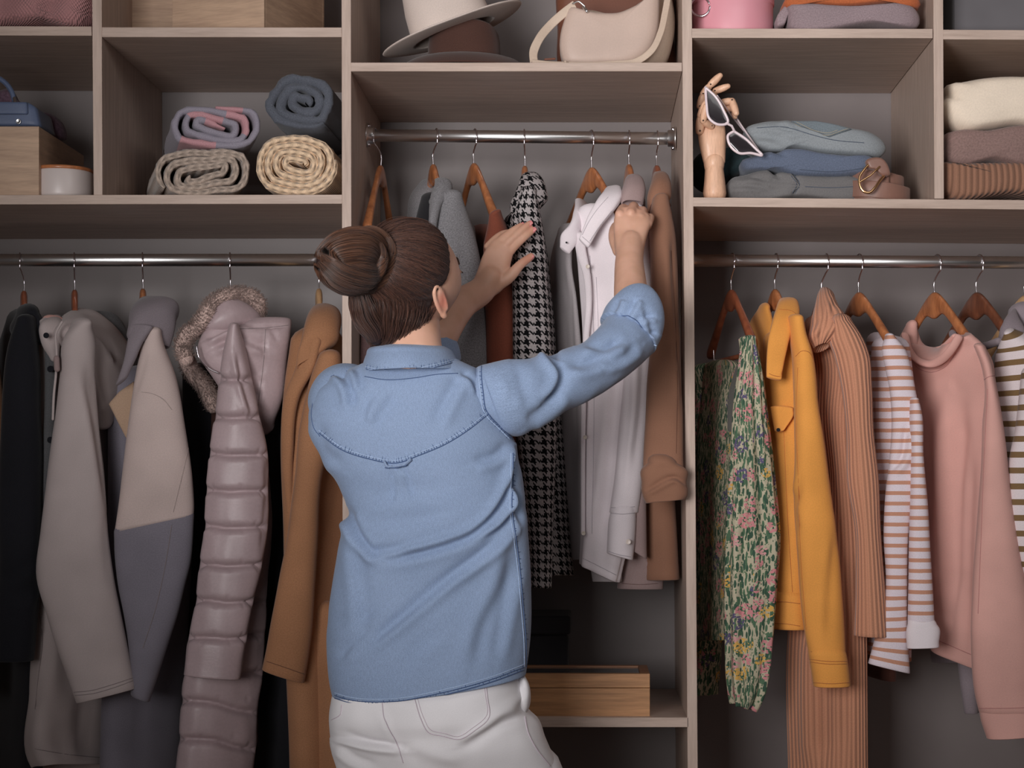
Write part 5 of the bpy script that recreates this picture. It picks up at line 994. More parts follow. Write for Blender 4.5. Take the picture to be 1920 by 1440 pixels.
# ears (helix rim, bowl, lobe) as part of the body
for s in (1, -1):
    c = np.array([.0775*s, .016, -.038]); e1 = np.array([.10*s, -.5, .02]); e1 = unit(e1); up = unit(np.array([.10*s, -.12, 1])); nrm = unit(np.cross(e1, up))*s
    rim = []
    for a in np.linspace(-.6, 4.5, 22):
        rx, rz = .0150*(1.05+.1*math.sin(a)), .0265
        rim.append(c+e1*(math.cos(a-1.2)*rx*.9+.011)+up*(math.sin(a-1.2+.5)*rz+.002))
    parts.append(tube_geo(tow(np.array(rim)), [.0042]*18+[.005, .0055, .006, .006], n=10, m=50))
    parts.append(tube_geo(tow(np.array([c+e1*.007+up*.017, c+e1*.009, c+e1*.005-up*.02])), [.011, .0125, .008], n=16, flat=.30, flatdir=HA[:3, :3] @ nrm, m=20))
    parts.append(tube_geo(tow(np.array([c+e1*.002-up*.004, c+e1*.004-up*.012])), .0045, n=10)); parts.append(tube_geo(tow(np.array([c+e1*.007-up*.024, c+e1*.004-up*.027])), .0062, n=12))
    parts.append(tube_geo(tow(np.array([c+e1*.013+up*.016, c+e1*.014, c+e1*.008-up*.014])), .0030, n=8, m=14))
# neck, torso, hips, legs
parts.append(loft_geo([(722, 570, 3.44, 818, 570, 3.45, .045, .045), (716, 620, 3.44, 826, 620, 3.45, .050, .045), (716, 650, 3.43, 829, 650, 3.43, .052, .05), (700, 690, 3.42, 845, 690, 3.42, .058, .06)], n=48, m=30, top='round', bot='round', e=2))
parts.append(loft_geo([(715, 690, 3.43, 835, 690, 3.43, .03), (670, 725, 3.44, 875, 722, 3.44, .05), (625, 765, 3.44, 905, 760, 3.44, .07), (612, 800, 3.44, 920, 800, 3.43, .088), (650, 900, 3.46, 925, 900, 3.46, .07), (675, 1000, 3.47, 925, 1000, 3.47, .065), (670, 1100, 3.47, 940, 1100, 3.47, .07), (655, 1200, 3.46, 955, 1200, 3.46, .08), (650, 1300, 3.46, 955, 1300, 3.46, .09), (650, 1400, 3.46, 980, 1400, 3.46, .075), (670, 1450, 3.46, 970, 1450, 3.46, .05)], n=48, m=70, e=2.2, bot='round', ns=1))
zf = .085
parts.append(tube_geo([at(730, 1420, 3.46), at(735, 1650, 3.45), np.array([-.345, 3.45, .45]), np.array([-.335, 3.46, .25]), np.array([-.33, 3.47, zf])], [.078, .068, .05, .045, .033], n=24, m=50))
parts.append(tube_geo([at(900, 1420, 3.46), at(975, 1650, 3.50), np.array([-.105, 3.54, .45]), np.array([-.095, 3.52, .25]), np.array([-.09, 3.50, zf])], [.078, .068, .05, .045, .033], n=24, m=50))
for x, y in ((-.33, 3.47), (-.09, 3.50)): parts.append(tube_geo([(x, y-.03, .05), (x+.005, y+.06, .035), (x+.01, y+.15, .022)], [.035, .034, .024], n=16, m=20))
# arms
sh_r, el_r, wr_r = at(905, 752, 3.44), at(1172, 642, 3.60), at(1180, 487, 3.80)
parts.append(tube_geo([at(860, 755, 3.44), sh_r, at(1040, 718, 3.5), el_r], [.048, .044, .037, .033], n=28, m=40))
parts.append(tube_geo([el_r, at(1184, 590, 3.68), at(1182, 535, 3.75), wr_r, at(1183, 455, 3.83)], [.037, .036, .0328, .0285, .0255], n=28, m=50))
sh_l, el_l, wr_l = at(640, 760, 3.44), at(775, 745, 3.70), at(906, 541, 3.865)
parts.append(tube_geo([at(690, 765, 3.44), sh_l, at(690, 770, 3.58), el_l], [.050, .050, .044, .038], n=28, m=40))
parts.append(tube_geo([el_l, at(825, 630, 3.77), at(868, 568, 3.83), wr_l, at(920, 520, 3.872)], [.038, .036, .0315, .0280, .026], n=28, m=50, flat=1))
# right hand: back towards the camera, fingers closed over the cloth
def Pn(*l): return np.array(ppath(l))
parts.append(loft_geo([(1160, 515, 3.79, 1203, 515, 3.79, .026), (1155, 488, 3.805, 1206, 488, 3.805, .0265), (1153, 465, 3.825, 1208, 465, 3.825, .0225), (1151, 440, 3.842, 1214, 440, 3.842, .019), (1151, 412, 3.856, 1220, 420, 3.856, .018), (1154, 398, 3.864, 1219, 410, 3.864, .015)], n=40, m=30, e=2.6, bot='round'))
for a, b, c, d, r in (((1162, 402, 3.852), (1169, 391, 3.888), (1172, 402, 3.922), (1170, 418, 3.928), .0100), ((1183, 400, 3.850), (1188, 387, 3.884), (1190, 396, 3.920), (1187, 414, 3.928), .0102), ((1201, 408, 3.852), (1205, 395, 3.884), (1206, 404, 3.918), (1203, 420, 3.926), .0096), ((1215, 420, 3.856), (1219, 408, 3.882), (1219, 414, 3.912), (1216, 426, 3.922), .0088)):
    parts.append(tube_geo(Pn(a, b, c, d), [r*1.05, r, r*.92, r*.8], n=16, m=26))
    parts.append(tube_geo(Pn(a, (1179+(a[0]-1183)*.45, 470, 3.806)), [r*.62, r*.35], n=10, m=14))       # tendon ridge
parts.append(tube_geo(Pn((1160, 470, 3.845), (1152, 445, 3.875), (1155, 425, 3.905), (1166, 416, 3.925)), [.013, .0125, .0105, .009], n=16, m=24))
# left hand: back of the hand towards the camera, fingers pointing up right, thumb below
parts.append(loft_geo([(884, 535, 3.862, 914, 566, 3.862, .024), (889, 522, 3.868, 924, 557, 3.868, .0225), (897, 502, 3.874, 944, 541, 3.874, .019), (903, 484, 3.879, 953, 517, 3.879, .018), (912, 466, 3.883, 958, 494, 3.883, .017), (923, 452, 3.887, 962, 478, 3.887, .014)], n=44, m=36, e=2.6, bot='round'))
LF = (((948, 482, 3.884), (968, 459, 3.886), (985, 443, 3.894), (1000, 431, 3.904), .0088), ((936, 471, 3.882), (961, 447, 3.884), (979, 431, 3.892), (993, 419, 3.902), .0088), ((924, 464, 3.884), (947, 443, 3.886), (964, 431, 3.894), (978, 422, 3.904), .0083), ((914, 462, 3.888), (930, 446, 3.892), (943, 438, 3.900), (956, 434, 3.908), .0074))
for a, b, c, d, r in LF: parts.append(tube_geo(Pn(a, b, c, d), [r*1.04, r*.98, r*.93, r*.74], n=16, m=30))
parts.append(tube_geo(Pn((930, 535, 3.872), (956, 518, 3.868), (976, 496, 3.872), (996, 481, 3.884)), [.0145, .0125, .0098, .0078], n=18, m=30))
V, Fc, uv = join(parts); body = link('body', V, Fc, M_skin, None)
md = body.modifiers.new('r', 'REMESH'); md.mode = 'VOXEL'; md.voxel_size = .0024; md.use_smooth_shade = True
sm = body.modifiers.new('s', 'SMOOTH'); sm.factor = .5; sm.iterations = 4
dg = bpy.context.evaluated_depsgraph_get(); me = bpy.data.meshes.new_from_object(body.evaluated_get(dg)); body.modifiers.clear(); old = body.data; body.data = me; bpy.data.meshes.remove(old)
me.materials.clear(); me.materials.append(M_skin)
vc = np.zeros(len(me.vertices)*3); me.vertices.foreach_get('co', vc); vc = vc.reshape(-1, 3); bl = np.zeros(len(vc))
for s in (1, -1): ec = tow(np.array([[.086*s, .010, -.038]]))[0]; bl += .75*np.exp(-(((vc-ec)**2).sum(1)/.0165**2)**1.5)  # ear redness: its own colour plus a painted backlit glow
for q_, a_, r_ in (((1000, 431, 3.90), .25, .012), ((993, 419, 3.90), .25, .012), ((978, 422, 3.90), .25, .012), ((990, 488, 3.88), .4, .022), ((1185, 395, 3.87), .12, .03), ((862, 585, 3.40), .25, .02)): bl += a_*np.exp(-((vc-at(*q_))**2).sum(1)/r_**2)
me.attributes.new('blush_glow', 'FLOAT', 'POINT').data.foreach_set('value', np.clip(bl, 0, .8).astype('f')); me.name = 'body'; me.polygons.foreach_set('use_smooth', [True]*len(me.polygons))
body.parent = person; body.matrix_parent_inverse = full(person).inverted()
def nail(p, q, w_, n_=(0, -1, .2)):
    p, q = np.array(at(*p)), np.array(at(*q)); tube('fingernail', [p, (p+q)/2, q], [w_*.85, w_, w_*.8], M_nail, body, n=14, flat=.32, flatdir=n_)
for a, b, c, d, r in LF[:3]:
    nail((d[0]-5, d[1]+4, d[2]-r*.80), (d[0]+4, d[1]-3, d[2]-r*.42), r*.62)
nail((988, 487, 3.8745), (999, 479, 3.879), .0056, (.1, -1, .2))
# face details
def face_part(name, dirs, r, mat, flat=1, off=.001, m=16): 
    P = tow(headsurf(unit(np.array(dirs, float)), off)); return tube(name, cat(P, m), r, mat, body, n=10, flat=flat)
for s in (1, -1):
    e = tow(headsurf(unit(np.array([[.30*s, .95, .03]])), -.006))[0]; f_ = unit(HA[:3, :3] @ np.array([.12*s, 1, 0]))
    tube('eye', [e, e+f_*.002], .0105, M_eye, body, n=20); tube('iris', [e+f_*.0095, e+f_*.0108], .005, M_iris, body, n=16, flat=1)
    face_part('eyelid', [(.18*s, 1, .04), (.30*s, .95, .10), (.44*s, .9, .03)], .0022, M_skin, off=.0035); face_part('eyelash', [(.2*s, 1, .03), (.32*s, .95, .075), (.48*s, .9, .02)], .0011, M_brow, off=.006)
    face_part('eyebrow', [(.14*s, 1, .22), (.32*s, .93, .28), (.54*s, .84, .20)], [.0022]*3, M_brow, off=.001)
face_part('lip', [(-.22, 1, -.50), (-.08, 1, -.46), (0, 1, -.475), (.08, 1, -.46), (.22, 1, -.50)], .0028, M_lip); face_part('lip', [(-.2, 1, -.51), (0, 1, -.56), (.2, 1, -.51)], .003, M_lip)
# ---- hair: scalp cap, combed strands, bun of coiled locks
BD = unit(np.array([-.10, -.90, .56]))                        # where the bun is tied, in head directions
def hairline(d):
    """>0 inside the hair"""
    x, y, z = d[..., 0], d[..., 1], d[..., 2]; ax = np.abs(x)
    fronty = .50-.35*np.clip(.62-z, 0, 1)*ax*1.2-.42*np.clip(.10-z, 0, 1)*(ax > .2)
    f1 = fronty-y+.28*np.clip(z-.5, 0, 1)                       # behind the hairline
    nape = z+.93+.10*np.clip(y, -1, 0)-.75*np.clip(y+.35, 0, 1)   # above the nape line, rising toward the ear
    ear = np.hypot((y-.10)/.17, (z+.34)/.25)-1; ear = np.where(ax > .5, ear, 1)
    return np.minimum(np.minimum(f1*2, nape*2), ear*.8)
def capoff(d): h = hairline(d); return np.clip(h*.06, -.006, .0062)+.0006*np.sin(np.arctan2(d[..., 0], d[..., 2]+.3)*46)*(h > .02)
V, Fc, uv = sph(200, 150, lambda d: tow(headsurf(d, capoff(d)))); hair = link('hair', V, Fc, M_hairb, person, uv)
rs = np.random.RandomState(11); D0 = []
while len(D0) < 5200:
    d = unit(rs.normal(size=(4000, 3))); h = hairline(d); keep = (h > -.02) & ((h < .07) | (rs.rand(4000) < .22)); D0 += list(d[keep])
D0 = np.array(D0[:5200]); K = 22; tt = np.linspace(0, 1, K)[None, :, None]
jit = rs.normal(size=(len(D0), 1, 3))*.02; bd = unit(BD+rs.normal(size=(len(D0), 3))*.10)[:, None]
om = np.arccos(np.clip((D0[:, None]*bd).sum(-1, keepdims=True), -1, 1)); dd = (np.sin((1-tt)*om)*D0[:, None]+np.sin(tt*om)*bd)/(np.sin(om)+1e-6)
dd = unit(dd+jit*np.sin(np.pi*tt)+.012*np.sin(tt*9+rs.rand(len(D0), 1, 1)*6)*rs.normal(size=(len(D0), 1, 3)))
off = .0052+rs.rand(len(D0), 1)*.0032+0*tt[..., 0]; off = off*np.clip(.25+tt[..., 0]*9, 0, 1)
fly = rs.rand(len(D0)) < .03; off = off+fly[:, None]*np.sin(np.pi*tt[..., 0])*.006*rs.rand(len(D0), 1)
hp = tow(headsurf(dd, 0)+dd*off[..., None])
V, Fc, uv = strands_geo(hp, .00042); o = link('hair_strands', V, Fc, M_hair, hair, uv); o['kind'] = 'stuff'
def lock(path, r, n_str, sd, flat=1.0, twist=1.5, nm='hair_lock', ex=1.03, fd=None):
    P = cat(np.array([np.r_[at(*p[:3])] for p in path]), 44); rr = cat(np.array([[i, 0, 0, q] for i, q in enumerate(r)]), 44)[:, 3]
    V, Fc, uv = tube_geo(P, rr*.93, n=20, flat=flat, flatdir=fd); uvx = uv; o = link(nm, V, Fc, M_hairb, hair, uvx)
    T = unit(np.gradient(P, axis=0)); a = np.array([.2, -.5, 1.]) if fd is None else np.array(fd, float); N = unit(a-T*(T @ a)[:, None]); B = np.cross(T, N); r_ = np.random.RandomState(sd)
    ph = r_.rand(n_str)[:, None]*6.28+np.linspace(0, twist, 44)[None]*(.8+.4*r_.rand(n_str)[:, None]); q = rr[None]*(.93+.14*r_.rand(n_str)[:, None])*ex
    q = q*(1+.05*np.sin(np.linspace(0, 7, 44)[None]+r_.rand(n_str)[:, None]*6)); S = P[None]+(N[None]*np.cos(ph)[..., None]*flat+B[None]*np.sin(ph)[..., None])*q[..., None]
    V, Fc, uv = strands_geo(S, .00045); o2 = link('bun_strands', V, Fc, M_hairr if nm.startswith('bun') else M_hair, hair, uv); o2['kind'] = 'stuff'
lock([(712, 470, 3.33), (690, 456, 3.31), (655, 458, 3.29), (630, 470, 3.28), (616, 488, 3.28), (622, 506, 3.29), (645, 520, 3.30), (672, 524, 3.32), (700, 530, 3.34)], [.018, .023, .026, .026, .023, .025, .027, .025, .018], 900, 1, twist=2.2, nm='bun')
lock([(700, 480, 3.31), (676, 470, 3.285), (648, 474, 3.27), (625, 488, 3.265), (640, 508, 3.27), (670, 515, 3.29), (700, 512, 3.32)], [.018, .026, .028, .024, .028, .028, .02], 700, 2, twist=1.2, nm='bun')
lock([(728, 470, 3.345), (716, 448, 3.335), (690, 437, 3.325), (668, 440, 3.32)], [.010, .013, .012, .006], 260, 3, nm='bun_coil')
lock([(700, 440, 3.33), (722, 452, 3.335), (732, 480, 3.338), (726, 510, 3.338), (706, 532, 3.335), (682, 542, 3.33)], [.007, .011, .012, .012, .011, .006], 320, 4, nm='bun_coil')
lock([(690, 450, 3.305), (708, 462, 3.305), (716, 484, 3.305), (710, 508, 3.308), (692, 526, 3.31), (672, 534, 3.31)], [.006, .0095, .010, .010, .009, .005], 260, 5, nm='bun_coil')
lock([(672, 545, 3.35), (680, 575, 3.36), (692, 605, 3.37), (706, 634, 3.385)], [.016, .022, .022, .014], 500, 6, nm='nape_lock', twist=.3)
lock([(742, 560, 3.42), (736, 600, 3.42), (730, 632, 3.425), (726, 650, 3.43)], [.072, .060, .048, .034], 1500, 8, nm='nape_lock', twist=-.5)
# ---- denim shirt
sh = loft_geo([(692, 676, 3.43, 862, 676, 3.43, .052), (668, 686, 3.43, 880, 684, 3.43, .06), (630, 704, 3.43, 902, 694, 3.43, .07), (600, 726, 3.43, 916, 715, 3.43, .080), (584, 756, 3.44, 926, 745, 3.43, .09), (580, 790, 3.44, 938, 785, 3.43, .098), (590, 830, 3.44, 966, 828, 3.44, .103), (612, 872, 3.44, 976, 870, 3.45, .104), (638, 915, 3.45, 984, 915, 3.45, .104), (651, 960, 3.45, 988, 960, 3.45, .104), (638, 1020, 3.45, 992, 1020, 3.45, .104), (625, 1090, 3.46, 995, 1090, 3.46, .106), (615, 1170, 3.46, 996, 1160, 3.46, .112), (615, 1240, 3.46, 993, 1215, 3.46, .118), (620, 1286, 3.46, 989, 1248, 3.46, .122), (626, 1312, 3.46, 987, 1262, 3.46, .124)],
    n=190, m=230, e=2.25, top='round', bot='open', wr=.0012, wk=(22, 22, 14), seed=7, cap=.15, ns=1, crease=[
    ([(640, 950), (655, 985), (675, 1020), (700, 1044), (716, 1050)], .010, 8, 'f'), ([(664, 960), (680, 1000), (705, 1035)], -.004, 10),
    ([(716, 1050), (770, 1036), (830, 1020), (890, 994), (925, 960), (950, 915), (962, 850)], -.0085, 7, 'f'), ([(716, 1064), (800, 1048), (880, 1020), (930, 985)], .004, 12, 'r'), ([(700, 1030), (730, 1030), (760, 1026)], .006, 9),
    ([(985, 960), (950, 1005), (905, 1045), (850, 1085), (790, 1135), (730, 1185), (680, 1225)], -.0075, 9, 'f'), ([(972, 900), (965, 950), (940, 985), (900, 1010)], .006, 6, 'f'),
    ([(660, 1000), (664, 1060), (672, 1130), (668, 1190)], .005, 12, 'f'), ([(968, 840), (960, 890), (967, 940), (973, 990)], .008, 6, 'f'), ([(955, 1020), (935, 1100), (900, 1170), (880, 1250)], .005, 13, 'f'), ([(975, 1060), (955, 1140), (935, 1240)], -.004, 10, 'f'),
    ([(622, 700), (640, 712), (652, 735), (655, 765)], .008, 7, 'f'), ([(662, 690), (668, 705), (672, 735)], .006, 6, 'f'), ([(690, 800), (712, 770), (735, 735)], -.004, 9, 'f'), ([(690, 800), (690, 770), (700, 740)], .003, 7, 'f'),
    ([(822, 800), (845, 750), (872, 705)], .005, 10, 'f'), ([(860, 700), (880, 712), (895, 740)], .005, 6, 'f'), ([(688, 955), (730, 940), (790, 930), (860, 935)], .003, 16, 'f'), ([(920, 740), (915, 700), (895, 685)], .006, 8, 'f'),
    ([(756, 878), (760, 900), (770, 935)], .006, 3.5, 'f'), ([(738, 880), (742, 905), (740, 940)], -.004, 4, 'f'), ([(640, 1240), (670, 1205), (705, 1180)], .004, 9, 'f'), ([(590, 790), (600, 850), (640, 880)], .004, 10, 'f'), ([(890, 872), (930, 862), (960, 835)], .005, 9, 'f'), ([(612, 1180), (680, 1170), (740, 1120)], .003, 14, 'f'), ([(700, 990), (780, 985), (860, 960)], .003, 14, 'f'), ([(760, 1290), (775, 1240), (830, 1190)], .003, 12, 'f')])
V, Fc, uv = sh; shirt = link('denim_shirt', V, Fc, M_denim, person, uv)
from mathutils.bvhtree import BVHTree
def front_of(objs):
    b = []
    for o in objs:
        m = o.matrix_world if False else full(o); b.append(BVHTree.FromPolygons([m @ v.co for v in o.data.vertices], [tuple(p.vertices) for p in o.data.polygons]))
    return b
def on_surface(bv, pts, lift=.0006, m=None):
    """drape a line drawn over the cloth onto its real surface"""
    P = cat(np.c_[np.array(pts, float), np.zeros(len(pts))], m or max(14, 9*len(pts)))[:, :2]; out = []
    o = Vector((0, 0, CZ))
    for x, y in P:
        d = (Vector(at(x, y, 4.0))-o).normalized(); best = None
        for b in bv:
            h = b.ray_cast(o, d)
            if h[0] is not None and (best is None or h[3] < best[3]): best = h
        if best is not None: out.append(np.array(best[0]+best[1].normalized()*(lift if best[1].dot(d) < 0 else -lift)))
    return np.array(out)
def stitch(name, bv, pts, mat, parent, r=.0009, lift=.0003, dash=0):
    P = on_surface(bv, pts, lift)
    if len(P) > 3: P[1:-1] = (P[:-2]+P[1:-1]*2+P[2:])/4; return tube(name, P, r, mat, parent, n=6)
V, Fc, uv = loft_geo([(868, 712, 3.435, 905, 800, 3.435, .060), (896, 688, 3.435, 940, 816, 3.44, .064), (915, 682, 3.43, 972, 818, 3.44, .066), (943, 676, 3.44, 996, 806, 3.45, .066), (1000, 671, 3.46, 1042, 779, 3.48, .060), (1052, 656, 3.49, 1100, 751, 3.52, .057), (1098, 638, 3.53, 1165, 714, 3.56, .055), (1126, 612, 3.57, 1200, 684, 3.60, .052), (1140, 594, 3.60, 1218, 664, 3.63, .050)], n=90, m=120, e=2.1, top='round', bot='open', wr=.002, wk=(26, 26, 26), seed=9, cap=.3, crease=[
    ([(1010, 662), (1035, 680), (1048, 705), (1040, 730), (1020, 755)], .009, 8, 'f'), ([(1005, 668), (1030, 664), (1050, 672)], .007, 5, 'f'), ([(1060, 690), (1100, 690), (1150, 660), (1180, 640)], .008, 11, 'f'), ([(960, 690), (970, 730), (985, 770)], .004, 12, 'f'), ([(1090, 650), (1130, 655), (1170, 640)], .005, 8, 'f'), ([(990, 800), (1030, 770), (1060, 735)], .006, 10, 'f'), ([(1130, 690), (1170, 675), (1200, 650)], .006, 8, 'f'), ([(940, 700), (950, 720), (955, 760)], .003, 8, 'f')])
sl_r = link('sleeve', V, Fc, M_denim, shirt, uv)
V, Fc, uv = loft_geo([(1133, 588, 3.60, 1222, 664, 3.63, .056), (1136, 580, 3.605, 1232, 645, 3.635, .060), (1142, 566, 3.615, 1236, 612, 3.65, .060), (1150, 558, 3.63, 1222, 584, 3.665, .056), (1153, 556, 3.635, 1214, 575, 3.67, .052)], n=80, m=50, e=2.2, top='flat', bot='open', wr=.0008, wk=(40, 40, 40), seed=4, crease=[
    ([(1178, 597), (1188, 580), (1198, 560)], .006, 5, 'f'), ([(1196, 606), (1212, 598), (1232, 596)], .005, 5, 'f'), ([(1208, 640), (1222, 630), (1236, 628)], .004, 4.5, 'f'), ([(1150, 590), (1160, 575), (1164, 560)], .005, 6, 'f'), ([(1205, 575), (1212, 600), (1226, 640)], .004, 6, 'f')])
cuf = link('rolled_cuff', V, Fc, M_denim, shirt, uv)
V, Fc, uv = tube_geo([at(650, 752, 3.45), at(668, 765, 3.52), at(700, 768, 3.60), at(770, 742, 3.705), at(795, 700, 3.74)], [.070, .062, .058, .054, .056], n=60, m=60); V = V+.002*wave(V, (40, 40, 40), 5)[:, None]*unit(V-V.mean(0))
link('sleeve', V, Fc, M_denim, shirt, uv); V, Fc, uv = tube_geo([at(792, 703, 3.737), at(812, 668, 3.765)], [.060, .056], n=48, m=20); link('rolled_cuff', V, Fc, M_denim, shirt, uv)
# collar: fall folded over the stand
V, Fc, uv = loft_geo([(704, 648, 3.43, 834, 650, 3.44, .060, .06), (694, 652, 3.43, 842, 654, 3.44, .070, .065), (686, 666, 3.43, 852, 666, 3.44, .084, .07), (680, 684, 3.43, 860, 682, 3.44, .097, .08), (676, 698, 3.43, 866, 694, 3.44, .104, .085)], n=110, m=36, e=2.0, top='flat', bot='open', wr=.0012, wk=(30, 30, 30), seed=2, crease=[([(678, 692), (730, 699), (800, 693), (862, 680)], .0012, 2.5)])
col = link('collar', V, Fc, M_denim, shirt, uv)
bs = front_of([shirt]); ba = front_of([shirt, sl_r]); bc = front_of([col]); bsl = front_of([sl_r]); bcf = front_of([cuf])
yoke = [(598, 812), (640, 843), (690, 860), (745, 868), (785, 854), (835, 833), (880, 805), (914, 778)]
def ticks(name, bv, pts, mat, parent, every=6, L=(4, 10), side=1, r=.0007, sd=1):
    P = cat(np.c_[np.array(pts, float), np.zeros(len(pts))], 300)[:, :2]; s_ = np.r_[0, np.cumsum(np.linalg.norm(np.diff(P, axis=0), axis=1))]; g_ = []; rs_ = np.random.RandomState(sd); q = 2.
    while q < s_[-1]:
        i = min(298, int(np.searchsorted(s_, q))); d = unit(P[i+1]-P[i]); nn = np.array([d[1], -d[0]])*side; l = L[0]+(L[1]-L[0])*rs_.rand(); a = P[i]; b = a+nn*l+d*rs_.normal()*1.2
        S = on_surface(bv, [tuple(a), tuple(b)], .0001, 5)
        if len(S) > 3: g_.append(tube_geo(S, [r, r*1.2, r*.3], n=5))
        q += every*(.6+.8*rs_.rand())
    if g_:
        V, Fc, uv = join(g_); o = link(name, V, Fc, mat, parent, uv); o['kind'] = 'stuff'; return o
stitch('yoke_seam', bs, yoke, M_seam, shirt, .0010); stitch('yoke_seam', bs, [(x, y-5) for x, y in yoke], M_seaml, shirt, .0007)
stitch('yoke_seam', bs, [(587, 752), (584, 780), (590, 805), (600, 818)], M_seam, shirt, .0007)
arm = [(903, 684), (903, 705), (906, 735), (912, 770), (918, 780), (940, 802), (960, 822)]
stitch('armhole_seam', ba, arm, M_seam, shirt, .0011); stitch('armhole_seam', ba, [(x-5, y+1) for x, y in arm], M_seaml, shirt, .0008)
sid = [(962, 850), (962, 900), (960, 950), (966, 1000), (974, 1060), (981, 1140), (986, 1200), (987, 1250)]
stitch('side_seam', bs, sid, M_seam, shirt, .0010); stitch('side_seam', bs, [(x-4, y) for x, y in sid], M_seaml, shirt, .0008)
hem = [(628, 1304), (650, 1311), (690, 1316), (750, 1314), (820, 1301), (870, 1289), (930, 1271), (982, 1251)]
stitch('hem_seam', bs, hem, M_seam, shirt, .0010); hm2 = [(x, y+5) for x, y in hem]; stitch('hem_seam', bs, hm2, M_seam, shirt, .0012)
cb_ = [(685, 692), (720, 699), (770, 697), (810, 690), (850, 680)]; stitch('collar_seam', bc, cb_, M_seam, shirt, .0009); stitch('collar_seam', bc, [(x, y-5) for x, y in cb_], M_seaml, shirt, .0008)
ticks('seam_puckers', bc, [(x, y-2) for x, y in cb_], M_seam, shirt, 7, (5, 11), 1, sd=2); ticks('seam_puckers', bs, yoke, M_seam, shirt, 6, (4, 11), 1, sd=3); ticks('seam_puckers', bs, [(x, y-4) for x, y in hm2], M_seam, shirt, 6, (-6, 6), 1, sd=4)
ticks('seam_puckers', ba, arm, M_seam, shirt, 8, (3, 8), -1, sd=5); ticks('seam_puckers', bs, sid, M_seam, shirt, 9, (2, 6), 1, sd=6); stitch('hem_seam', bs, [(x, y-5) for x, y in hem], M_seaml, shirt, .0008)
stitch('collar_seam', bs, [(684, 706), (720, 712), (775, 709), (820, 702), (858, 700)], M_seam, shirt, .0008)
stitch('shoulder_seam', bs, [(606, 716), (625, 704), (650, 696)], M_seam, shirt, .0008)
stitch('cuff_seam', bcf, [(1141, 600), (1158, 594), (1176, 592), (1192, 600), (1205, 616), (1214, 634), (1226, 652)], M_seam, shirt, .0010); stitch('cuff_seam', bcf, [(1214, 640), (1222, 644), (1230, 648)], M_seaml, shirt, .0012)
P = on_surface(bs, [(722, 866), (726, 873), (744, 874), (760, 870), (770, 862)], .0035); tube('locker_loop', P, .0046, M_denim, shirt, n=10, flat=.55); P = on_surface(bs, [(724, 876), (744, 877), (764, 871)], .0062); tube('loop_stitch', P, .0009, M_seam, shirt, n=6)
P = on_surface(bs, [(702, 728), (700, 744), (776, 742), (777, 727)], .0004)
# ---- jeans
jk = [([(625, 1385), (680, 1395), (750, 1406), (755, 1408)], .006, 5, 'f'), ([(630, 1400), (660, 1425), (700, 1440)], .005, 7, 'f'), ([(985, 1335), (940, 1350), (900, 1375), (860, 1400)], .007, 8, 'f'), ([(720, 1325), (725, 1350), (740, 1385), (755, 1430)], .004, 6, 'f'), ([(640, 1376), (700, 1400), (745, 1405)], .005, 6, 'f'), ([(1000, 1300), (960, 1330), (920, 1350)], .004, 9, 'f'), ([(860, 1440), (800, 1420), (770, 1400)], .004, 12, 'f')]
V, Fc, uv = loft_geo([(640, 1215, 3.46, 962, 1215, 3.46, .108), (632, 1260, 3.46, 972, 1255, 3.46, .112), (622, 1310, 3.46, 978, 1290, 3.46, .120), (618, 1345, 3.46, 992, 1332, 3.46, .126), (619, 1370, 3.46, 1012, 1352, 3.47, .125), (620, 1395, 3.46, 1024, 1384, 3.47, .122), (628, 1430, 3.46, 1042, 1424, 3.48, .114), (638, 1465, 3.46, 1060, 1465, 3.49, .104), (648, 1510, 3.46, 1070, 1510, 3.50, .094)], n=120, m=120, e=2.3, top='flat', bot='round', wr=.0015, wk=(20, 20, 16), seed=12, ns=1, crease=jk)
jeans = link('white_jeans', V, Fc, M_jean, person, uv)
V, Fc, uv = tube_geo([at(737, 1470, 3.46), at(738, 1650, 3.45), np.array([-.345, 3.45, .45]), np.array([-.335, 3.46, .25]), np.array([-.33, 3.47, .07])], [.098, .088, .072, .066, .062], n=40, m=60); link('jeans_leg', V, Fc, M_jean, jeans, uv)
V, Fc, uv = tube_geo([at(968, 1470, 3.49), at(1005, 1650, 3.52), np.array([-.105, 3.54, .45]), np.array([-.095, 3.52, .25]), np.array([-.09, 3.50, .07])], [.092, .085, .072, .066, .062], n=40, m=60); link('jeans_leg', V, Fc, M_jean, jeans, uv)
V, Fc, uv = loft_geo([(972, 1268, 3.47, 984, 1266, 3.47, .03), (966, 1285, 3.465, 990, 1282, 3.47, .04), (962, 1305, 3.465, 994, 1300, 3.47, .05), (960, 1322, 3.465, 992, 1322, 3.47, .045), (965, 1340, 3.465, 980, 1342, 3.47, .03)], n=32, m=24, bot='round', wr=.002, seed=5); link('hip_fold', V, Fc, M_jean, jeans, uv)
bj = front_of([jeans])
pk = [(778, 1312), (790, 1350), (803, 1373), (830, 1380), (862, 1386), (890, 1370), (917, 1345), (914, 1310), (911, 1285)]
stitch('pocket_seam', bj, pk, M_jseam, jeans, .0009, .0006); stitch('pocket_seam', bj, [(x+(-4 if x > 850 else 4), y-5) for x, y in pk], M_jseam, jeans, .0006, .0004)
stitch('center_seam', bj, [(717, 1318), (720, 1345), (728, 1365), (742, 1390), (756, 1430)], M_jseam, jeans, .0008, .0006); stitch('outer_seam', bj, [(984, 1344), (988, 1368), (1004, 1402), (1030, 1436)], M_jseam, jeans, .001, .0008)
stitch('pocket_seam', bj, [(641, 1322), (638, 1340), (622, 1350)], M_jseam, jeans, .0008, .0006)
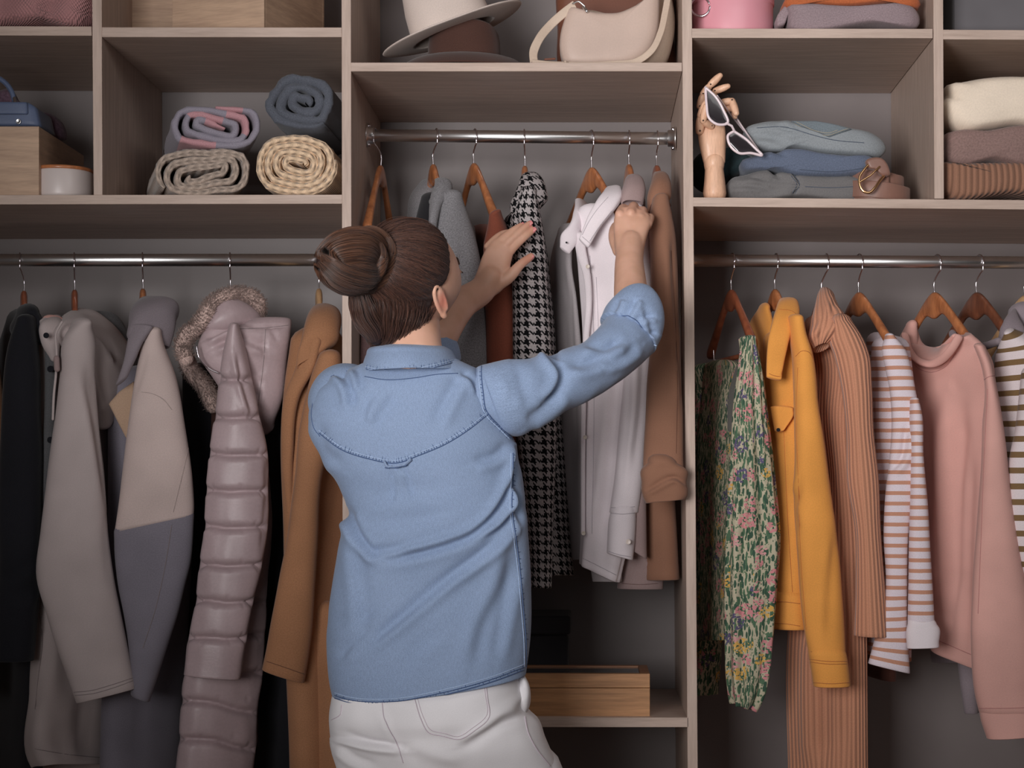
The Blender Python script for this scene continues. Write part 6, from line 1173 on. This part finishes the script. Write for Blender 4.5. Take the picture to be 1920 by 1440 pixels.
for x, y in ((-.33, 3.47), (-.09, 3.50)):
    V, Fc, uv = tube_geo([(x, y-.05, .042), (x+.004, y+.04, .040), (x+.01, y+.14, .030), (x+.012, y+.18, .026)], [.040, .043, .034, .024], n=28, m=30, flat=1); V[:, 2] = np.maximum(V[:, 2], .0005); link('shoe', V, Fc, M_white, person, uv)
# ---------------------------------------------------------------- stitched seams on the hanging clothes and folded jeans
def part_of(label, *names):
    t = [o for o in C.objects if o.parent is None and o.get('label', '').startswith(label)][0]
    return [c for c in t.children if c.name.split('.')[0] in names]
def gseam(label, names, lines, mat, r=.0008, lift=.0002, nm='seam'):
    ps = part_of(label, *names); bv = front_of(ps)
    for l in lines:
        P = on_surface(bv, l, lift)
        if len(P) > 4: P[1:-1] = (P[:-2]+2*P[1:-1]+P[2:])/4; tube(nm, P, r, mat, ps[0], n=5)
M_ys = fabric('yellow_dark_thread', (198, 116, 30), .05, 400, k=1.0); M_gs2 = fabric('grey_thread', (128, 116, 116), .05, 400); M_cs = fabric('cream_seam', (164, 147, 142), .05, 400); M_ws = fabric('white_seam', (168, 160, 166), .03, 400); M_ps = fabric('pink_seam', (166, 110, 106), .03, 400)  # cream seam is a little darker than its cloth
Yl = 'bright yellow denim'
gseam(Yl, ('sleeve',), [[(1521, 1222), (1550, 1226), (1585, 1226)], [(1492, 668), (1504, 658), (1516, 660), (1524, 672)], [(1496, 690), (1493, 780), (1497, 900), (1502, 1050), (1512, 1180)]], M_ys)
gseam(Yl, ('cuff',), [[(1518, 1236), (1550, 1240), (1588, 1240)], [(1525, 1280), (1560, 1282), (1592, 1280)], [(1519, 1241), (1550, 1245), (1588, 1245)]], M_ys)
gseam(Yl, ('collar',), [[(1441, 620), (1441, 700), (1464, 706), (1476, 668), (1492, 612)], [(1500, 598), (1486, 584), (1462, 580)]], M_ys)
gseam(Yl, ('body',), [[(1446, 764), (1466, 765), (1486, 768)], [(1446, 769), (1466, 770), (1486, 773)], [(1470, 810), (1476, 950), (1486, 1110)], [(1452, 1118), (1476, 1119), (1500, 1122)]], M_ys)
gseam(Yl, ('waistband',), [[(1452, 1128), (1476, 1129), (1500, 1132)], [(1452, 1168), (1476, 1170), (1500, 1174)]], M_ys)
gseam('pale grey canvas', ('sleeve',), [[(139, 1298), (170, 1295), (210, 1284), (252, 1270)], [(141, 1304), (172, 1301), (212, 1290), (253, 1275)], [(176, 700), (184, 800), (194, 900), (204, 1000)]], M_gs2)
gseam('pale grey canvas', ('body',), [[(66, 1404), (110, 1412), (160, 1418), (196, 1421)], [(74, 1150), (80, 1200), (72, 1270), (66, 1330)]], M_gs2)
gseam('wool coat with cream', ('sleeve',), [[(266, 735), (285, 738), (305, 748), (322, 768)], [(355, 830), (342, 890), (325, 960)]], M_cs)
gseam('wool coat with cream', ('sleeve_lower',), [[(322, 985), (310, 1060), (292, 1140), (268, 1215)]], M_gs2)
gseam('camel brown wool', ('sleeve',), [[(500, 1240), (530, 1250), (570, 1264)]], M_brownd, .0006)
gseam('dusty pink', ('sleeve',), [[(1845, 712), (1855, 706), (1866, 704)], [(1836, 1328), (1890, 1328), (1942, 1326)], [(1852, 730), (1846, 850), (1840, 1000), (1834, 1150)]], M_ps)
gseam('dusty pink', ('body',), [[(1706, 668), (1722, 690), (1746, 698), (1772, 688), (1792, 662)], [(1750, 1196), (1790, 1214), (1850, 1240)]], M_ps)
gseam('white button-up', ('front_panel',), [[(1106, 480), (1112, 600), (1114, 760), (1110, 1000)], [(1118, 520), (1122, 620), (1122, 700)], [(1180, 470), (1186, 560), (1188, 700)], [(1092, 1046), (1120, 1060), (1155, 1078)]], M_ws)
gseam('white button-up', ('sleeve',), [[(1146, 952), (1165, 952), (1190, 950)]], M_ws); gseam('white button-up', ('cuff',), [[(1146, 962), (1165, 964), (1190, 962)], [(1142, 1034), (1160, 1040), (1182, 1044)]], M_ws)
gseam('white button-up', ('collar',), [[(1092, 440), (1104, 416), (1122, 390), (1140, 370)], [(1092, 444), (1106, 456)], [(1106, 452), (1124, 424), (1146, 396)]], M_ws)
gseam('taupe shirt', ('body',), [[(1166, 1094), (1200, 1096), (1234, 1094)]], M_brownd, .0005)
gseam('tan coat', ('sleeve',), [[(1258, 470), (1264, 560), (1270, 700), (1268, 850)]], M_brownd, .0005)
gseam('mauve quilted', ('hood',), [[(430, 616), (480, 616), (540, 610)], [(498, 618), (494, 680), (484, 760)]], M_gs2, .0007)
M_js = fabric('jeans_thread', (150, 140, 120), .05, 400); M_jd = fabric('jeans_dark_seam', (64, 74, 90), .05, 400)
for lb, lines, m_ in (('light blue folded', [[(1420, 240), (1470, 238), (1520, 252), (1560, 262), (1620, 268)]], M_jd), ('mid blue folded', [[(1500, 318), (1560, 322), (1630, 314)]], M_jd), ('grey folded', [[(1484, 330), (1494, 345), (1486, 362)], [(1489, 329), (1499, 345), (1491, 362)], [(1510, 350), (1560, 352), (1600, 350)]], M_jd)):
    gseam(lb, ('folded_cloth',), lines, m_)
ps = part_of('light blue folded', 'back_pocket'); bv = front_of(ps)
for l in ([(1490, 232), (1530, 250), (1555, 253), (1572, 247), (1590, 241)], [(1494, 229), (1532, 246), (1555, 249), (1570, 244)]):
    P = on_surface(bv, l, .0002); tube('pocket_stitch', P, .0007, M_js, ps[0], n=5)
